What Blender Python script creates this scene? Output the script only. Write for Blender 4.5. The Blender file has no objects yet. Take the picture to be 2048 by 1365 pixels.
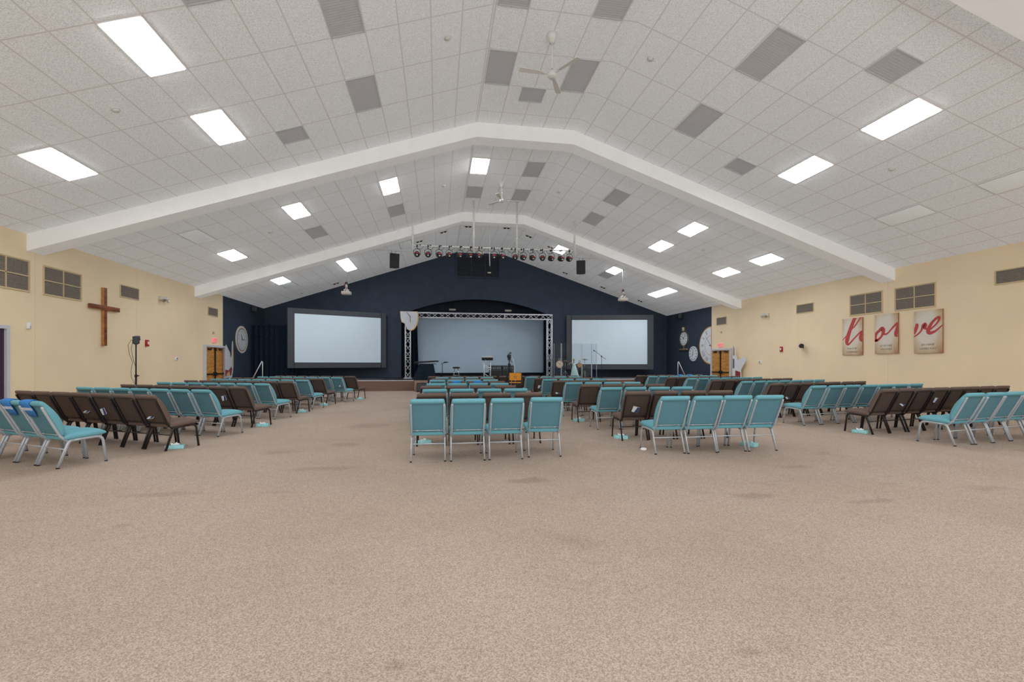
import bpy, bmesh, math, random
from mathutils import Vector, Matrix
random.seed(7)
SC = bpy.context.scene
COL = SC.collection
PI = math.pi
# ------------------------------------------------------------------ room figures (metres)
XA, XB = -9.885, 14.863          # side walls
YB = 28.04                       # back wall
FX0, FX1, FZ = 1.053, 3.90, 8.14 # flat strip of the ceiling
YS, ZS = 22.85, 0.52             # stage front and stage height
def ceil_z(x):
    if x < FX0: return FZ - (FX0 - x) / 3
    if x > FX1: return FZ - (x - FX1) / 3
    return FZ
# ------------------------------------------------------------------ materials
def lin(c):
    c /= 255.0
    return c / 12.92 if c <= 0.04045 else ((c + 0.055) / 1.055) ** 2.4
def rgb(r, g, b): return (lin(r), lin(g), lin(b), 1)
class NT:
    def __init__(self, name):
        self.m = bpy.data.materials.new(name); self.m.use_nodes = True
        self.n = self.m.node_tree.nodes; self.l = self.m.node_tree.links
        self.b = self.n['Principled BSDF']
    def new(self, t, **kw):
        x = self.n.new(t)
        for k, v in kw.items():
            if k in x.inputs: x.inputs[k].default_value = v
            else: setattr(x, k, v)
        return x
    def link(self, a, b): self.l.new(a, b)
def mat(name, col, rough=0.6, metal=0.0, var=0.06, scale=30.0, bump=0.0, emit=None, estr=0.0, spec=0.5):
    t = NT(name); b = t.b
    b.inputs['Roughness'].default_value = rough; b.inputs['Metallic'].default_value = metal
    b.inputs['Specular IOR Level'].default_value = spec
    c = rgb(*col)
    tc = t.new('ShaderNodeTexCoord'); nz = t.new('ShaderNodeTexNoise', Scale=scale, Detail=4.0)
    t.link(tc.outputs['Object'], nz.inputs['Vector'])
    rp = t.new('ShaderNodeValToRGB')
    rp.color_ramp.elements[0].position = 0.3; rp.color_ramp.elements[1].position = 0.7
    rp.color_ramp.elements[0].color = [x * (1 - var) for x in c[:3]] + [1]
    rp.color_ramp.elements[1].color = [min(1, x * (1 + var)) for x in c[:3]] + [1]
    t.link(nz.outputs['Fac'], rp.inputs['Fac']); t.link(rp.outputs['Color'], b.inputs['Base Color'])
    if bump:
        bp = t.new('ShaderNodeBump', Strength=bump, Distance=0.004)
        t.link(nz.outputs['Fac'], bp.inputs['Height']); t.link(bp.outputs['Normal'], b.inputs['Normal'])
    if emit:
        b.inputs['Emission Color'].default_value = rgb(*emit); b.inputs['Emission Strength'].default_value = estr
    return t.m
M = {}
CEIL_GLOW = 0.20   # emission added to tile and beam materials to brighten ceiling and room
M['teal'] = mat('teal_fabric', (110, 170, 184), 0.9, var=0.16, scale=260, bump=0.35, spec=0.15)
M['tealback'] = mat('grey_teal_back_panel', (94, 138, 152), 0.92, var=0.12, scale=260, bump=0.2, spec=0.1)
M['brownback'] = mat('dark_brown_back_panel', (88, 75, 69), 0.92, var=0.2, scale=260, bump=0.2, spec=0.1)
M['brown'] = mat('brown_fabric', (110, 94, 87), 0.92, var=0.25, scale=260, bump=0.35, spec=0.12)
M['silver'] = mat('silver_frame_paint', (180, 187, 194), 0.38, 0.25, var=0.05)
M['dark'] = mat('dark_frame_paint', (40, 34, 34), 0.4, 0.2, var=0.08)
M['rubber'] = mat('black_rubber', (26, 26, 28), 0.8)
M['white'] = mat('white_paint', (222, 222, 220), 0.5, var=0.03)
M['offwhite'] = mat('off_white_plastic', (214, 210, 200), 0.5, var=0.03)
M['beam'] = mat('white_painted_beam', (226, 226, 225), 0.65, var=0.025, scale=3, emit=(226, 226, 225), estr=CEIL_GLOW)  # beam paint also emits, an added glow matching the tiles
M['black'] = mat('black_matte', (30, 31, 34), 0.6, var=0.1)
M['blackwall'] = mat('black_wall_paint', (54, 64, 80), 0.75, var=0.10, scale=2.0, spec=0.3)
M['curtain'] = mat('black_curtain_cloth', (30, 41, 54), 0.95, var=0.2, scale=8, spec=0.1)
M['frameblack'] = mat('charcoal_screen_border', (70, 75, 83), 0.7, var=0.05, scale=4)
M['screen'] = mat('white_projection_cloth', (222, 241, 255), 0.85, var=0.012, scale=1.5, spec=0.1)
M['greyscreen'] = mat('grey_rear_projection_cloth', (200, 226, 248), 0.8, var=0.02, scale=1.5, spec=0.1)
M['stagefloor'] = mat('black_stage_floor', (38, 39, 43), 0.35, var=0.12, scale=5)
M['alu'] = mat('aluminium', (226, 229, 236), 0.4, 0.15, var=0.04)
M['chrome'] = mat('chrome', (205, 207, 210), 0.15, 0.9, var=0.03)
M['vent'] = mat('grey_return_grille', (186, 187, 190), 0.6, var=0.10, scale=160, emit=(186, 187, 190), estr=0.11)  # faint glow added to the grille colour to brighten it; no lamp
M['unlit'] = mat('unlit_lens', (232, 236, 236), 0.35, var=0.03, scale=60, emit=(225, 232, 236), estr=0.18)  # switched-off lens, with an added glow so it looks paler than the tiles
M['lit'] = mat('lit_lens', (255, 255, 255), 0.4, var=0.0, emit=(250, 252, 255), estr=21.0)
M['wallvent'] = mat('brown_grey_louvre', (136, 128, 118), 0.6, var=0.2, scale=40)
M['ventframe'] = mat('cream_vent_frame', (214, 194, 152), 0.6, var=0.03)
M['red'] = mat('red_plastic', (176, 30, 40), 0.4, var=0.05)
M['gel'] = mat('red_gel', (196, 40, 58), 0.3, var=0.1)
M['exit'] = mat('exit_sign_face', (250, 190, 190), 0.4, var=0.02, emit=(255, 120, 130), estr=0.25)
M['exitred'] = mat('exit_sign_letters', (226, 60, 80), 0.4, emit=(255, 40, 60), estr=0.6)
M['blue'] = mat('blue_cover_cloth', (48, 126, 200), 0.85, var=0.08, scale=60)
M['ink'] = mat('white_print', (240, 242, 246), 0.7, var=0.01)
M['paper'] = mat('white_paper', (226, 228, 234), 0.7, var=0.02)
M['navy'] = mat('navy_print', (48, 66, 118), 0.7, var=0.05)
M['tissue'] = mat('teal_tissue_carton', (150, 208, 212), 0.6, var=0.18, scale=25)
M['tissuepaper'] = mat('white_tissue', (236, 240, 242), 0.9, var=0.02)
M['orange'] = mat('orange_canvas', (226, 150, 40), 0.8, var=0.05, scale=80)
M['grille'] = mat('black_grille_paint', (38, 45, 56), 0.7, var=0.1)
M['gold'] = mat('gold_paint', (206, 160, 76), 0.45, 0.2, var=0.12)
M['brass'] = mat('old_brass', (170, 158, 128), 0.35, 0.6, var=0.12)
M['clock'] = mat('white_clock_face', (222, 228, 236), 0.6, var=0.04, scale=6)
M['clockgrey'] = mat('pale_grey_clock_face', (196, 202, 210), 0.6, var=0.06, scale=6)
M['cream'] = mat('cream_rim', (214, 206, 194), 0.6, var=0.05)
M['inkdark'] = mat('dark_print', (44, 44, 56), 0.6, var=0.05)
M['inkbrown'] = mat('brown_print', (110, 92, 80), 0.7, var=0.05)
M['script'] = mat('red_script_print', (194, 76, 74), 0.7, var=0.08, scale=12)
M['maroon'] = mat('maroon_paint', (136, 52, 50), 0.7, var=0.12, scale=5)
M['tan'] = mat('tan_paint', (206, 166, 116), 0.7, var=0.15, scale=8)
M['slate'] = mat('slate_blue_paint', (96, 110, 136), 0.7, var=0.15, scale=6)
M['palecloth'] = mat('pale_green_blue_cloth', (176, 206, 212), 0.7, var=0.15, scale=4)
M['purple'] = mat('dark_purple_door_paint', (58, 36, 62), 0.5, var=0.08)
M['doorframe'] = mat('pale_grey_door_frame', (206, 208, 216), 0.5, var=0.03)
M['amp'] = mat('dark_grey_amp_vinyl', (58, 64, 70), 0.7, var=0.12, scale=20)
M['drum'] = mat('dark_drum_shell', (62, 58, 58), 0.4, var=0.1)
M['cymbal'] = mat('worn_bronze', (120, 100, 72), 0.4, 0.7, var=0.12)
def m_glass():
    t = NT('clear_acrylic'); o = t.n['Material Output']
    tr = t.new('ShaderNodeBsdfTransparent'); tr.inputs['Color'].default_value = (0.93, 0.95, 0.96, 1)
    gl = t.new('ShaderNodeBsdfGlossy', Roughness=0.05); gl.inputs['Color'].default_value = (0.8, 0.85, 0.9, 1)
    mx = t.new('ShaderNodeMixShader', Fac=0.012)
    t.link(tr.outputs[0], mx.inputs[1]); t.link(gl.outputs[0], mx.inputs[2]); t.link(mx.outputs[0], o.inputs['Surface'])
    return t.m
M['glass'] = m_glass()
M['edge'] = mat('frosted_acrylic_edge', (186, 198, 208), 0.3, var=0.02)
def m_wood(name, c1, c2, sc=(1, 1, 1), dist=6.0, wscale=3.0):
    t = NT(name); tc = t.new('ShaderNodeTexCoord'); mp = t.new('ShaderNodeMapping'); mp.inputs['Scale'].default_value = sc
    nz = t.new('ShaderNodeTexNoise', Scale=wscale, Detail=5.0, Distortion=dist * 0.3)
    rp = t.new('ShaderNodeValToRGB'); rp.color_ramp.elements[0].color = rgb(*c1); rp.color_ramp.elements[1].color = rgb(*c2)
    rp.color_ramp.elements[0].position = 0.35; rp.color_ramp.elements[1].position = 0.65
    t.link(tc.outputs['Object'], mp.inputs['Vector']); t.link(mp.outputs[0], nz.inputs['Vector'])
    t.link(nz.outputs['Fac'], rp.inputs['Fac']); t.link(rp.outputs['Color'], t.b.inputs['Base Color'])
    t.b.inputs['Roughness'].default_value = 0.45
    return t.m
M['doorwood'] = m_wood('honey_door_veneer', (176, 116, 48), (214, 158, 80), (1, 4, 0.55), 4, 3.0)
M['crosswood'] = m_wood('reddish_wood_blocks', (92, 40, 22), (156, 88, 48), (1, 6, 6), 2, 2.2)
M['crossedge'] = m_wood('light_wood_edge', (168, 108, 58), (196, 142, 88), (1, 6, 6), 2, 2.0)
STAINS = [(1.04, 5.11, 0.25, 0.13, 0.42), (-1.43, 6.11, 0.47, 0.12, 0.3), (-1.51, 10.19, 0.48, 0.43, 0.3), (-1.52, 7.86, 0.24, 0.2, 0.25), (-2.81, 5.17, 0.4, 0.08, 0.25), (-2.58, 4.23, 0.08, 0.05, 0.3), (4.17, 3.82, 0.26, 0.07, 0.35), (3.13, 4.16, 0.22, 0.11, 0.35), (4.55, 5.23, 0.22, 0.1, 0.25), (1.43, 1.91, 0.08, 0.05, 0.4), (-0.19, 2.08, 0.05, 0.04, 0.4), (-2.36, 7.35, 0.26, 0.15, 0.25), (-1.63, 5.07, 0.2, 0.06, 0.2)]
def m_carpet(name, base, var, stains=True):
    t = NT(name); b = t.b; tc = t.new('ShaderNodeTexCoord')
    n1 = t.new('ShaderNodeTexNoise', Scale=150.0, Detail=3.0, Roughness=0.85)
    n2 = t.new('ShaderNodeTexNoise', Scale=0.55, Detail=6.0, Roughness=0.6)
    n3 = t.new('ShaderNodeTexNoise', Scale=0.9, Detail=3.0, Roughness=0.5)
    mp = t.new('ShaderNodeMapping'); mp.inputs['Scale'].default_value = (0.55, 1.0, 1); mp.inputs['Location'].default_value = (3.1, 1.7, 0)
    t.link(tc.outputs['Object'], mp.inputs['Vector'])
    t.link(tc.outputs['Object'], n1.inputs['Vector']); t.link(tc.outputs['Object'], n2.inputs['Vector']); t.link(mp.outputs[0], n3.inputs['Vector'])
    c = rgb(*base)
    rp = t.new('ShaderNodeValToRGB'); e = rp.color_ramp.elements
    e[0].position = 0.34; e[1].position = 0.66
    e[0].color = [x * (1 - var) for x in c[:3]] + [1]; e[1].color = [x * (1 + var) for x in c[:3]] + [1]
    vo = t.new('ShaderNodeTexVoronoi', Scale=185.0); t.link(tc.outputs['Object'], vo.inputs['Vector'])
    sv = t.new('ShaderNodeSeparateColor'); t.link(vo.outputs['Color'], sv.inputs[0])
    mv = t.new('ShaderNodeMix'); mv.data_type = 'FLOAT'; mv.inputs[0].default_value = 0.42
    t.link(n1.outputs['Fac'], mv.inputs[2]); t.link(sv.outputs[0], mv.inputs[3]); t.link(mv.outputs[0], rp.inputs['Fac'])
    r2 = t.new('ShaderNodeValToRGB'); r2.color_ramp.elements[0].position = 0.3; r2.color_ramp.elements[1].position = 0.6
    r2.color_ramp.elements[0].color = (0.90, 0.88, 0.86, 1); r2.color_ramp.elements[1].color = (1, 1, 1, 1)
    t.link(n2.outputs['Fac'], r2.inputs['Fac'])
    mx = t.new('ShaderNodeMix'); mx.data_type = 'RGBA'; mx.blend_type = 'MULTIPLY'; mx.inputs[0].default_value = 1.0
    t.link(rp.outputs['Color'], mx.inputs[6]); t.link(r2.outputs['Color'], mx.inputs[7])
    out = mx.outputs[2]
    if stains:
        r3 = t.new('ShaderNodeValToRGB'); r3.color_ramp.elements[0].position = 0.66; r3.color_ramp.elements[1].position = 0.76
        r3.color_ramp.elements[0].color = (1, 1, 1, 1); r3.color_ramp.elements[1].color = (0.76, 0.73, 0.71, 1)
        t.link(n3.outputs['Fac'], r3.inputs['Fac'])
        m2 = t.new('ShaderNodeMix'); m2.data_type = 'RGBA'; m2.blend_type = 'MULTIPLY'; m2.inputs[0].default_value = 1.0
        t.link(out, m2.inputs[6]); t.link(r3.outputs['Color'], m2.inputs[7]); out = m2.outputs[2]
        n4 = t.new('ShaderNodeTexNoise', Scale=5.0, Detail=4.0); t.link(tc.outputs['Object'], n4.inputs['Vector'])
        for sx, sy, rx, ry, k in STAINS:     # worn and spilled patches on the pile
            m = t.new('ShaderNodeMapping'); m.inputs['Location'].default_value = (-sx / rx, -sy / ry, 0); m.inputs['Scale'].default_value = (1 / rx, 1 / ry, 1)
            t.link(tc.outputs['Object'], m.inputs['Vector']); ln = t.new('ShaderNodeVectorMath', operation='LENGTH'); t.link(m.outputs[0], ln.inputs[0])
            a_ = t.new('ShaderNodeMath', operation='MULTIPLY_ADD'); t.link(n4.outputs['Fac'], a_.inputs[0]); a_.inputs[1].default_value = 1.6; t.link(ln.outputs['Value'], a_.inputs[2])
            mr = t.new('ShaderNodeMapRange'); mr.inputs['From Min'].default_value = 1.35; mr.inputs['From Max'].default_value = 2.0; mr.inputs['To Min'].default_value = k; mr.inputs['To Max'].default_value = 0
            t.link(a_.outputs[0], mr.inputs['Value'])
            mm = t.new('ShaderNodeMix'); mm.data_type = 'RGBA'; mm.blend_type = 'MULTIPLY'; t.link(mr.outputs['Result'], mm.inputs[0]); t.link(out, mm.inputs[6]); mm.inputs[7].default_value = (.55, .5, .47, 1); out = mm.outputs[2]
    t.link(out, b.inputs['Base Color'])
    b.inputs['Roughness'].default_value = 1.0; b.inputs['Specular IOR Level'].default_value = 0.05
    return t.m
M['carpet'] = m_carpet('speckled_beige_carpet', (175, 159, 147), 0.28)
M['stagecarpet'] = m_carpet('brown_stage_carpet', (132, 108, 96), 0.25, False)
def m_ceiling():
    t = NT('speckled_ceiling_tile'); b = t.b
    uv = t.new('ShaderNodeUVMap'); sx = t.new('ShaderNodeSeparateXYZ'); t.link(uv.outputs[0], sx.inputs[0])
    def edge(out, width):
        fr = t.new('ShaderNodeMath', operation='FRACT'); t.link(out, fr.inputs[0])
        s = t.new('ShaderNodeMath', operation='SUBTRACT'); t.link(fr.outputs[0], s.inputs[0]); s.inputs[1].default_value = 0.5
        a = t.new('ShaderNodeMath', operation='ABSOLUTE'); t.link(s.outputs[0], a.inputs[0])
        g = t.new('ShaderNodeMath', operation='GREATER_THAN'); t.link(a.outputs[0], g.inputs[0]); g.inputs[1].default_value = 0.5 - width
        return g.outputs[0]
    e1 = edge(sx.outputs[0], 0.021); e2 = edge(sx.outputs[1], 0.0105)
    mxm = t.new('ShaderNodeMath', operation='MAXIMUM'); t.link(e1, mxm.inputs[0]); t.link(e2, mxm.inputs[1])
    tc = t.new('ShaderNodeTexCoord'); nz = t.new('ShaderNodeTexNoise', Scale=55.0, Detail=3.0, Roughness=0.7)
    t.link(tc.outputs['Object'], nz.inputs['Vector'])
    rp = t.new('ShaderNodeValToRGB'); e = rp.color_ramp.elements
    e[0].position = 0.36; e[1].position = 0.56; e[0].color = rgb(198, 199, 200); e[1].color = rgb(228, 230, 232)
    t.link(nz.outputs['Fac'], rp.inputs['Fac'])
    mx = t.new('ShaderNodeMix'); mx.data_type = 'RGBA'
    t.link(mxm.outputs[0], mx.inputs[0]); t.link(rp.outputs['Color'], mx.inputs[6]); mx.inputs[7].default_value = rgb(200, 196, 194)
    t.link(mx.outputs[2], b.inputs['Base Color']); t.link(mx.outputs[2], b.inputs['Emission Color']); b.inputs['Emission Strength'].default_value = CEIL_GLOW; b.inputs['Roughness'].default_value = 0.9; b.inputs['Specular IOR Level'].default_value = 0.1  # tile colour also emits: added glow in place of light from below
    return t.m
M['tile'] = m_ceiling()
def m_wall(name, base):
    t = NT(name); b = t.b; tc = t.new('ShaderNodeTexCoord'); nz = t.new('ShaderNodeTexNoise', Scale=0.6, Detail=5.0)
    t.link(tc.outputs['Object'], nz.inputs['Vector'])
    c = rgb(*base); rp = t.new('ShaderNodeValToRGB'); e = rp.color_ramp.elements
    e[0].position = 0.35; e[1].position = 0.65
    e[0].color = [x * 0.955 for x in c[:3]] + [1]; e[1].color = [x * 1.03 for x in c[:3]] + [1]
    t.link(nz.outputs['Fac'], rp.inputs['Fac'])
    sx = t.new('ShaderNodeSeparateXYZ'); t.link(tc.outputs['Object'], sx.inputs[0])
    dv = t.new('ShaderNodeMath', operation='DIVIDE'); t.link(sx.outputs[1], dv.inputs[0]); dv.inputs[1].default_value = 3.86
    ad = t.new('ShaderNodeMath', operation='ADD'); t.link(dv.outputs[0], ad.inputs[0]); ad.inputs[1].default_value = 0.62
    fr = t.new('ShaderNodeMath', operation='FRACT'); t.link(ad.outputs[0], fr.inputs[0])
    lt = t.new('ShaderNodeMath', operation='LESS_THAN'); t.link(fr.outputs[0], lt.inputs[0]); lt.inputs[1].default_value = 0.004
    mx = t.new('ShaderNodeMix'); mx.data_type = 'RGBA'
    t.link(lt.outputs[0], mx.inputs[0]); t.link(rp.outputs['Color'], mx.inputs[6]); mx.inputs[7].default_value = [x * 0.86 for x in c[:3]] + [1]
    t.link(mx.outputs[2], b.inputs['Base Color']); b.inputs['Roughness'].default_value = 0.65; b.inputs['Specular IOR Level'].default_value = 0.25
    return t.m
M['tanwall'] = m_wall('tan_wall_paint', (248, 229, 194))
M['tanwall2'] = m_wall('warm_tan_wall_paint', (248, 228, 194))
def m_parch():
    t = NT('aged_parchment_print'); b = t.b; uv = t.new('ShaderNodeUVMap'); sx = t.new('ShaderNodeSeparateXYZ'); t.link(uv.outputs[0], sx.inputs[0])
    vm = t.new('ShaderNodeVectorMath', operation='DISTANCE'); t.link(uv.outputs[0], vm.inputs[0]); vm.inputs[1].default_value = (0.45, 0.58, 0)
    nz = t.new('ShaderNodeTexNoise', Scale=4.0, Detail=6.0); t.link(uv.outputs[0], nz.inputs['Vector'])
    ad = t.new('ShaderNodeMath', operation='MULTIPLY_ADD'); t.link(nz.outputs['Fac'], ad.inputs[0]); ad.inputs[1].default_value = 0.35; t.link(vm.outputs['Value'], ad.inputs[2])
    rp = t.new('ShaderNodeValToRGB'); e = rp.color_ramp.elements
    e[0].position = 0.50; e[0].color = rgb(228, 222, 210); e[1].position = 0.98; e[1].color = rgb(166, 116, 84)
    x = rp.color_ramp.elements.new(0.74); x.color = rgb(210, 188, 156)
    t.link(ad.outputs[0], rp.inputs['Fac']); t.link(rp.outputs['Color'], b.inputs['Base Color']); b.inputs['Roughness'].default_value = 0.8
    return t.m
M['parch'] = m_parch()
# ------------------------------------------------------------------ mesh helpers
class MB:
    def __init__(self): self.bm = bmesh.new(); self.mi = 0
    def _f(self, vs, smooth=False):
        try:
            f = self.bm.faces.new(vs); f.material_index = self.mi; f.smooth = smooth; return f
        except ValueError: return None
    def box(self, c, s, rot=None, bevel=0.0, seg=2):
        t = bmesh.new(); bmesh.ops.create_cube(t, size=1)
        for v in t.verts: v.co = Vector((v.co.x * s[0], v.co.y * s[1], v.co.z * s[2]))
        if bevel: bmesh.ops.bevel(t, geom=list(t.edges), offset=bevel, segments=seg, affect='EDGES', profile=0.5)
        mtx = Matrix.Translation(Vector(c)) @ (rot.to_4x4() if rot else Matrix.Identity(4))
        self._merge(t, mtx, bool(bevel)); return self
    def _merge(self, t, mtx, smooth):
        mp = {v: self.bm.verts.new(mtx @ v.co) for v in t.verts}
        for f in t.faces: self._f([mp[v] for v in f.verts], smooth)
        t.free()
    def tube(self, pts, r, n=8, ry=None, side=None, cap=True):
        """swept tube; ry: second half-size along the in-plane normal, side: fixed lateral axis"""
        pts = [Vector(p) for p in pts]; rings = []
        ref = Vector(side) if side else None
        for i, p in enumerate(pts):
            d = (pts[min(i + 1, len(pts) - 1)] - pts[max(i - 1, 0)]).normalized()
            if ref is not None: a = (ref - d * ref.dot(d)).normalized()
            else:
                up = Vector((0, 0, 1)) if abs(d.z) < 0.95 else Vector((0, 1, 0))
                a = d.cross(up).normalized()
            b = d.cross(a).normalized(); rr = r[i] if isinstance(r, (list, tuple)) else r
            r2 = ry if ry else rr
            rings.append([self.bm.verts.new(p + a * math.cos(2 * PI * k / n) * rr + b * math.sin(2 * PI * k / n) * r2) for k in range(n)])
        for i in range(len(rings) - 1):
            for k in range(n):
                self._f([rings[i][k], rings[i][(k + 1) % n], rings[i + 1][(k + 1) % n], rings[i + 1][k]], True)
        if cap: self._f(rings[0][::-1]); self._f(rings[-1])
        return self
    def lathe(self, prof, c=(0, 0, 0), n=20, rot=None):
        """profile of (radius, z) revolved about z"""
        c = Vector(c); rings = []
        for (r, z) in prof:
            ring = []
            for k in range(n):
                v = Vector((r * math.cos(2 * PI * k / n), r * math.sin(2 * PI * k / n), z))
                ring.append(self.bm.verts.new(c + (rot @ v if rot else v)))
            rings.append(ring)
        for i in range(len(rings) - 1):
            for k in range(n):
                self._f([rings[i][k], rings[i][(k + 1) % n], rings[i + 1][(k + 1) % n], rings[i + 1][k]], True)
        self._f(rings[0][::-1]); self._f(rings[-1]); return self
    def prism(self, poly, d, mtx=None):
        """2D polygon in local xy extruded along local z by d"""
        mtx = mtx or Matrix.Identity(4)
        a = [self.bm.verts.new(mtx @ Vector((x, y, 0))) for x, y in poly]; b = [self.bm.verts.new(mtx @ Vector((x, y, d))) for x, y in poly]
        self._f(a[::-1]); self._f(b)
        for i in range(len(a)): self._f([a[i], a[(i + 1) % len(a)], b[(i + 1) % len(a)], b[i]])
        return self
    def quad(self, *pts): self._f([self.bm.verts.new(Vector(p)) for p in pts]); return self
    def build(self, name, mats, parent=None, recalc=True):
        if recalc: bmesh.ops.recalc_face_normals(self.bm, faces=self.bm.faces)
        me = bpy.data.meshes.new(name); self.bm.to_mesh(me); self.bm.free()
        for m in (mats if isinstance(mats, (list, tuple)) else [mats]): me.materials.append(m)
        o = bpy.data.objects.new(name, me); COL.objects.link(o)
        if parent: o.parent = parent
        return o
def empty(name, loc, rz=0.0, rot=None):
    o = bpy.data.objects.new(name, None); COL.objects.link(o); o.location = loc
    o.empty_display_size = 0.1
    o.rotation_euler = rot if rot else (0, 0, rz); return o
def tag(o, label=None, cat=None, group=None, kind=None):
    if label: o['label'] = label
    if cat: o['category'] = cat
    if group: o['group'] = group
    if kind: o['kind'] = kind
    return o
def kids(o): return [c for c in COL.objects if c.parent == o]
CH = {}
def proto_children(o):
    if o.name not in CH: CH[o.name] = [(c, proto_children(c)) for c in list(o.children)]
    return CH[o.name]
def copy_tree(o, parent=None):
    c = o.copy(); COL.objects.link(c)
    if parent: c.parent = parent
    for ch, _ in proto_children(o): copy_tree(ch, c)
    return c
def text_mesh(name, body, size, material, parent, loc, rot, depth=0.002, align='CENTER', sx=1.0, shear=0.0):
    cu = bpy.data.curves.new(name + '_c', 'FONT'); cu.body = body; cu.size = size; cu.align_x = align; cu.align_y = 'CENTER'
    cu.extrude = depth; cu.resolution_u = 2; cu.shear = shear
    to = bpy.data.objects.new(name + '_t', cu); COL.objects.link(to)
    dg = bpy.context.evaluated_depsgraph_get(); dg.update()
    me = bpy.data.meshes.new_from_object(to.evaluated_get(dg)); bpy.data.objects.remove(to)
    me.name = name; me.materials.clear(); me.materials.append(material)
    o = bpy.data.objects.new(name, me); COL.objects.link(o); o.location = loc; o.rotation_euler = rot; o.scale = (sx, 1, 1)
    if parent: o.parent = parent
    return o
WL = Matrix(((0, 0, 1), (1, 0, 0), (0, 1, 0)))     # local x -> +Y, y -> Z, z -> +X  (things on the left wall)
WR = Matrix(((0, 0, -1), (-1, 0, 0), (0, 1, 0)))   # local x -> -Y, y -> Z, z -> -X  (right wall)
WBK = Matrix(((1, 0, 0), (0, 0, -1), (0, 1, 0)))   # local x -> +X, y -> Z, z -> -Y  (facing the room from the back)
def wall_root(name, side, y, z, off=-.0006):
    """Empty on a side wall whose local z points into the room, x to the right as seen, y up"""
    m = WL if side == 'L' else WR
    return empty(name, (XA + off if side == 'L' else XB - off, y, z), rot=m.to_euler())
# ------------------------------------------------------------------ setting
def struct(o): o['kind'] = 'structure'; return o
mb = MB(); mb.quad((XA, -8, 0), (XB, -8, 0), (XB, 31, 0), (XA, 31, 0)); struct(mb.build('floor', M['carpet'], recalc=False))
# ceiling with tile coordinates kept per bay
def build_ceiling():
    bm = bmesh.new(); uvl = bm.loops.layers.uv.new('UVMap')
    bays = [(-8.0, 5.45, 7.33), (5.45, 13.1, 7.33), (13.1, 20.8, 15.01), (20.8, YB + 0.05, 22.60)]
    for y0, y1, ph in bays:
        V = lambda y: (y - ph) / 1.22
        strips = [(XA, FX0, lambda x: (FX0 - x) * 1.0541 / 0.6155 - 0.04), (FX0, FX1, lambda x: (x - 2.335) / 0.63), (FX1, XB, lambda x: (x - FX1) * 1.0541 / 0.634 - 0.53)]
        for x0, x1, U in strips:
            co = [(x0, y0), (x0, y1), (x1, y1), (x1, y0)]
            vs = [bm.verts.new((x, y, ceil_z(x))) for x, y in co]; f = bm.faces.new(vs)
            for lp, (x, y) in zip(f.loops, co): lp[uvl].uv = (U(x), V(y))
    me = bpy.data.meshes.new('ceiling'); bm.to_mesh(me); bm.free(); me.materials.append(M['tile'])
    o = bpy.data.objects.new('ceiling', me); COL.objects.link(o); struct(o)
build_ceiling()
def side_wall(name, x, m1):
    mb = MB(); z = ceil_z(x) + 0.02; t = -0.12 if x < 0 else 0.12
    mb.mi = 0; mb.box((x + t / 2, (23.03 - 8) / 2, z / 2), (abs(t), 31.03, z))
    mb.mi = 1; mb.box((x + t / 2, (23.03 + 31) / 2, z / 2), (abs(t), 31 - 23.03, z))
    struct(mb.build(name, [m1, M['blackwall']]))
side_wall('wall_left', XA, M['tanwall']); side_wall('wall_right', XB, M['tanwall2'])
OX0, OX1 = -2.2, 7.19
def arch_z(x): return 5.30 - 0.0457 * (x - 2.5) ** 2
def back_wall():
    mb = MB(); n = 24
    outer_l = [(XA, 0), (OX0, 0)]
    # left part, right part, and the part over the arch
    polyL = [(XA, 0), (OX0, 0), (OX0, ceil_z(OX0)), (XA, ceil_z(XA))]
    polyR = [(OX1, 0), (XB, 0), (XB, ceil_z(XB)), (OX1, ceil_z(OX1))]
    R = Matrix.Translation((0, YB, 0)) @ WBK.to_4x4() @ Matrix.Scale(-1, 4, (0, 0, 1))
    mb.prism(polyL, 0.2, R); mb.prism(polyR, 0.2, R)
    xs = sorted(set([OX0 + (OX1 - OX0) * i / n for i in range(n + 1)] + [FX0, FX1]))
    for a, b in zip(xs, xs[1:]):
        mb.prism([(a, arch_z(a)), (b, arch_z(b)), (b, ceil_z(b)), (a, ceil_z(a))], 0.2, R)
    struct(mb.build('wall_back', M['blackwall']))
    yb = 30.95; a, b = OX0 - .5, OX1 + .5
    for nm, q in (('wall_alcove_back', ((a, yb, 0), (b, yb, 0), (b, yb, 5.6), (a, yb, 5.6))), ('wall_alcove_left', ((a, YB + .2, 0), (a, yb, 0), (a, yb, 5.6), (a, YB + .2, 5.6))),
                  ('wall_alcove_right', ((b, YB + .2, 0), (b, yb, 0), (b, yb, 5.6), (b, YB + .2, 5.6))), ('ceiling_alcove', ((a, YB + .2, 5.6), (b, YB + .2, 5.6), (b, yb, 5.6), (a, yb, 5.6)))):
        struct((MB().box(((a + b) / 2, (YB + .2 + yb) / 2, 5.65), (b - a, yb - YB - .2, .1)) if nm == 'ceiling_alcove' else MB().quad(*q)).build(nm, M['blackwall']))
back_wall()
# beams
def beam(k, y0, y1):
    d = 0.41; mb = MB(); xs = [XA, FX0, FX1, XB]
    for i in range(3):
        a, b = xs[i], xs[i + 1]; za, zb = ceil_z(a), ceil_z(b)
        R = Matrix.Translation((0, y1, 0)) @ WBK.to_4x4()
        mb.prism([(a, za - d), (b, zb - d), (b, zb + .03), (a, za + .03)], y1 - y0, R)
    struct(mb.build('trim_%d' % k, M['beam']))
beam(1, 5.05, 5.5); beam(2, 12.82, 13.30); beam(3, 20.54, 21.02)
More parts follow.
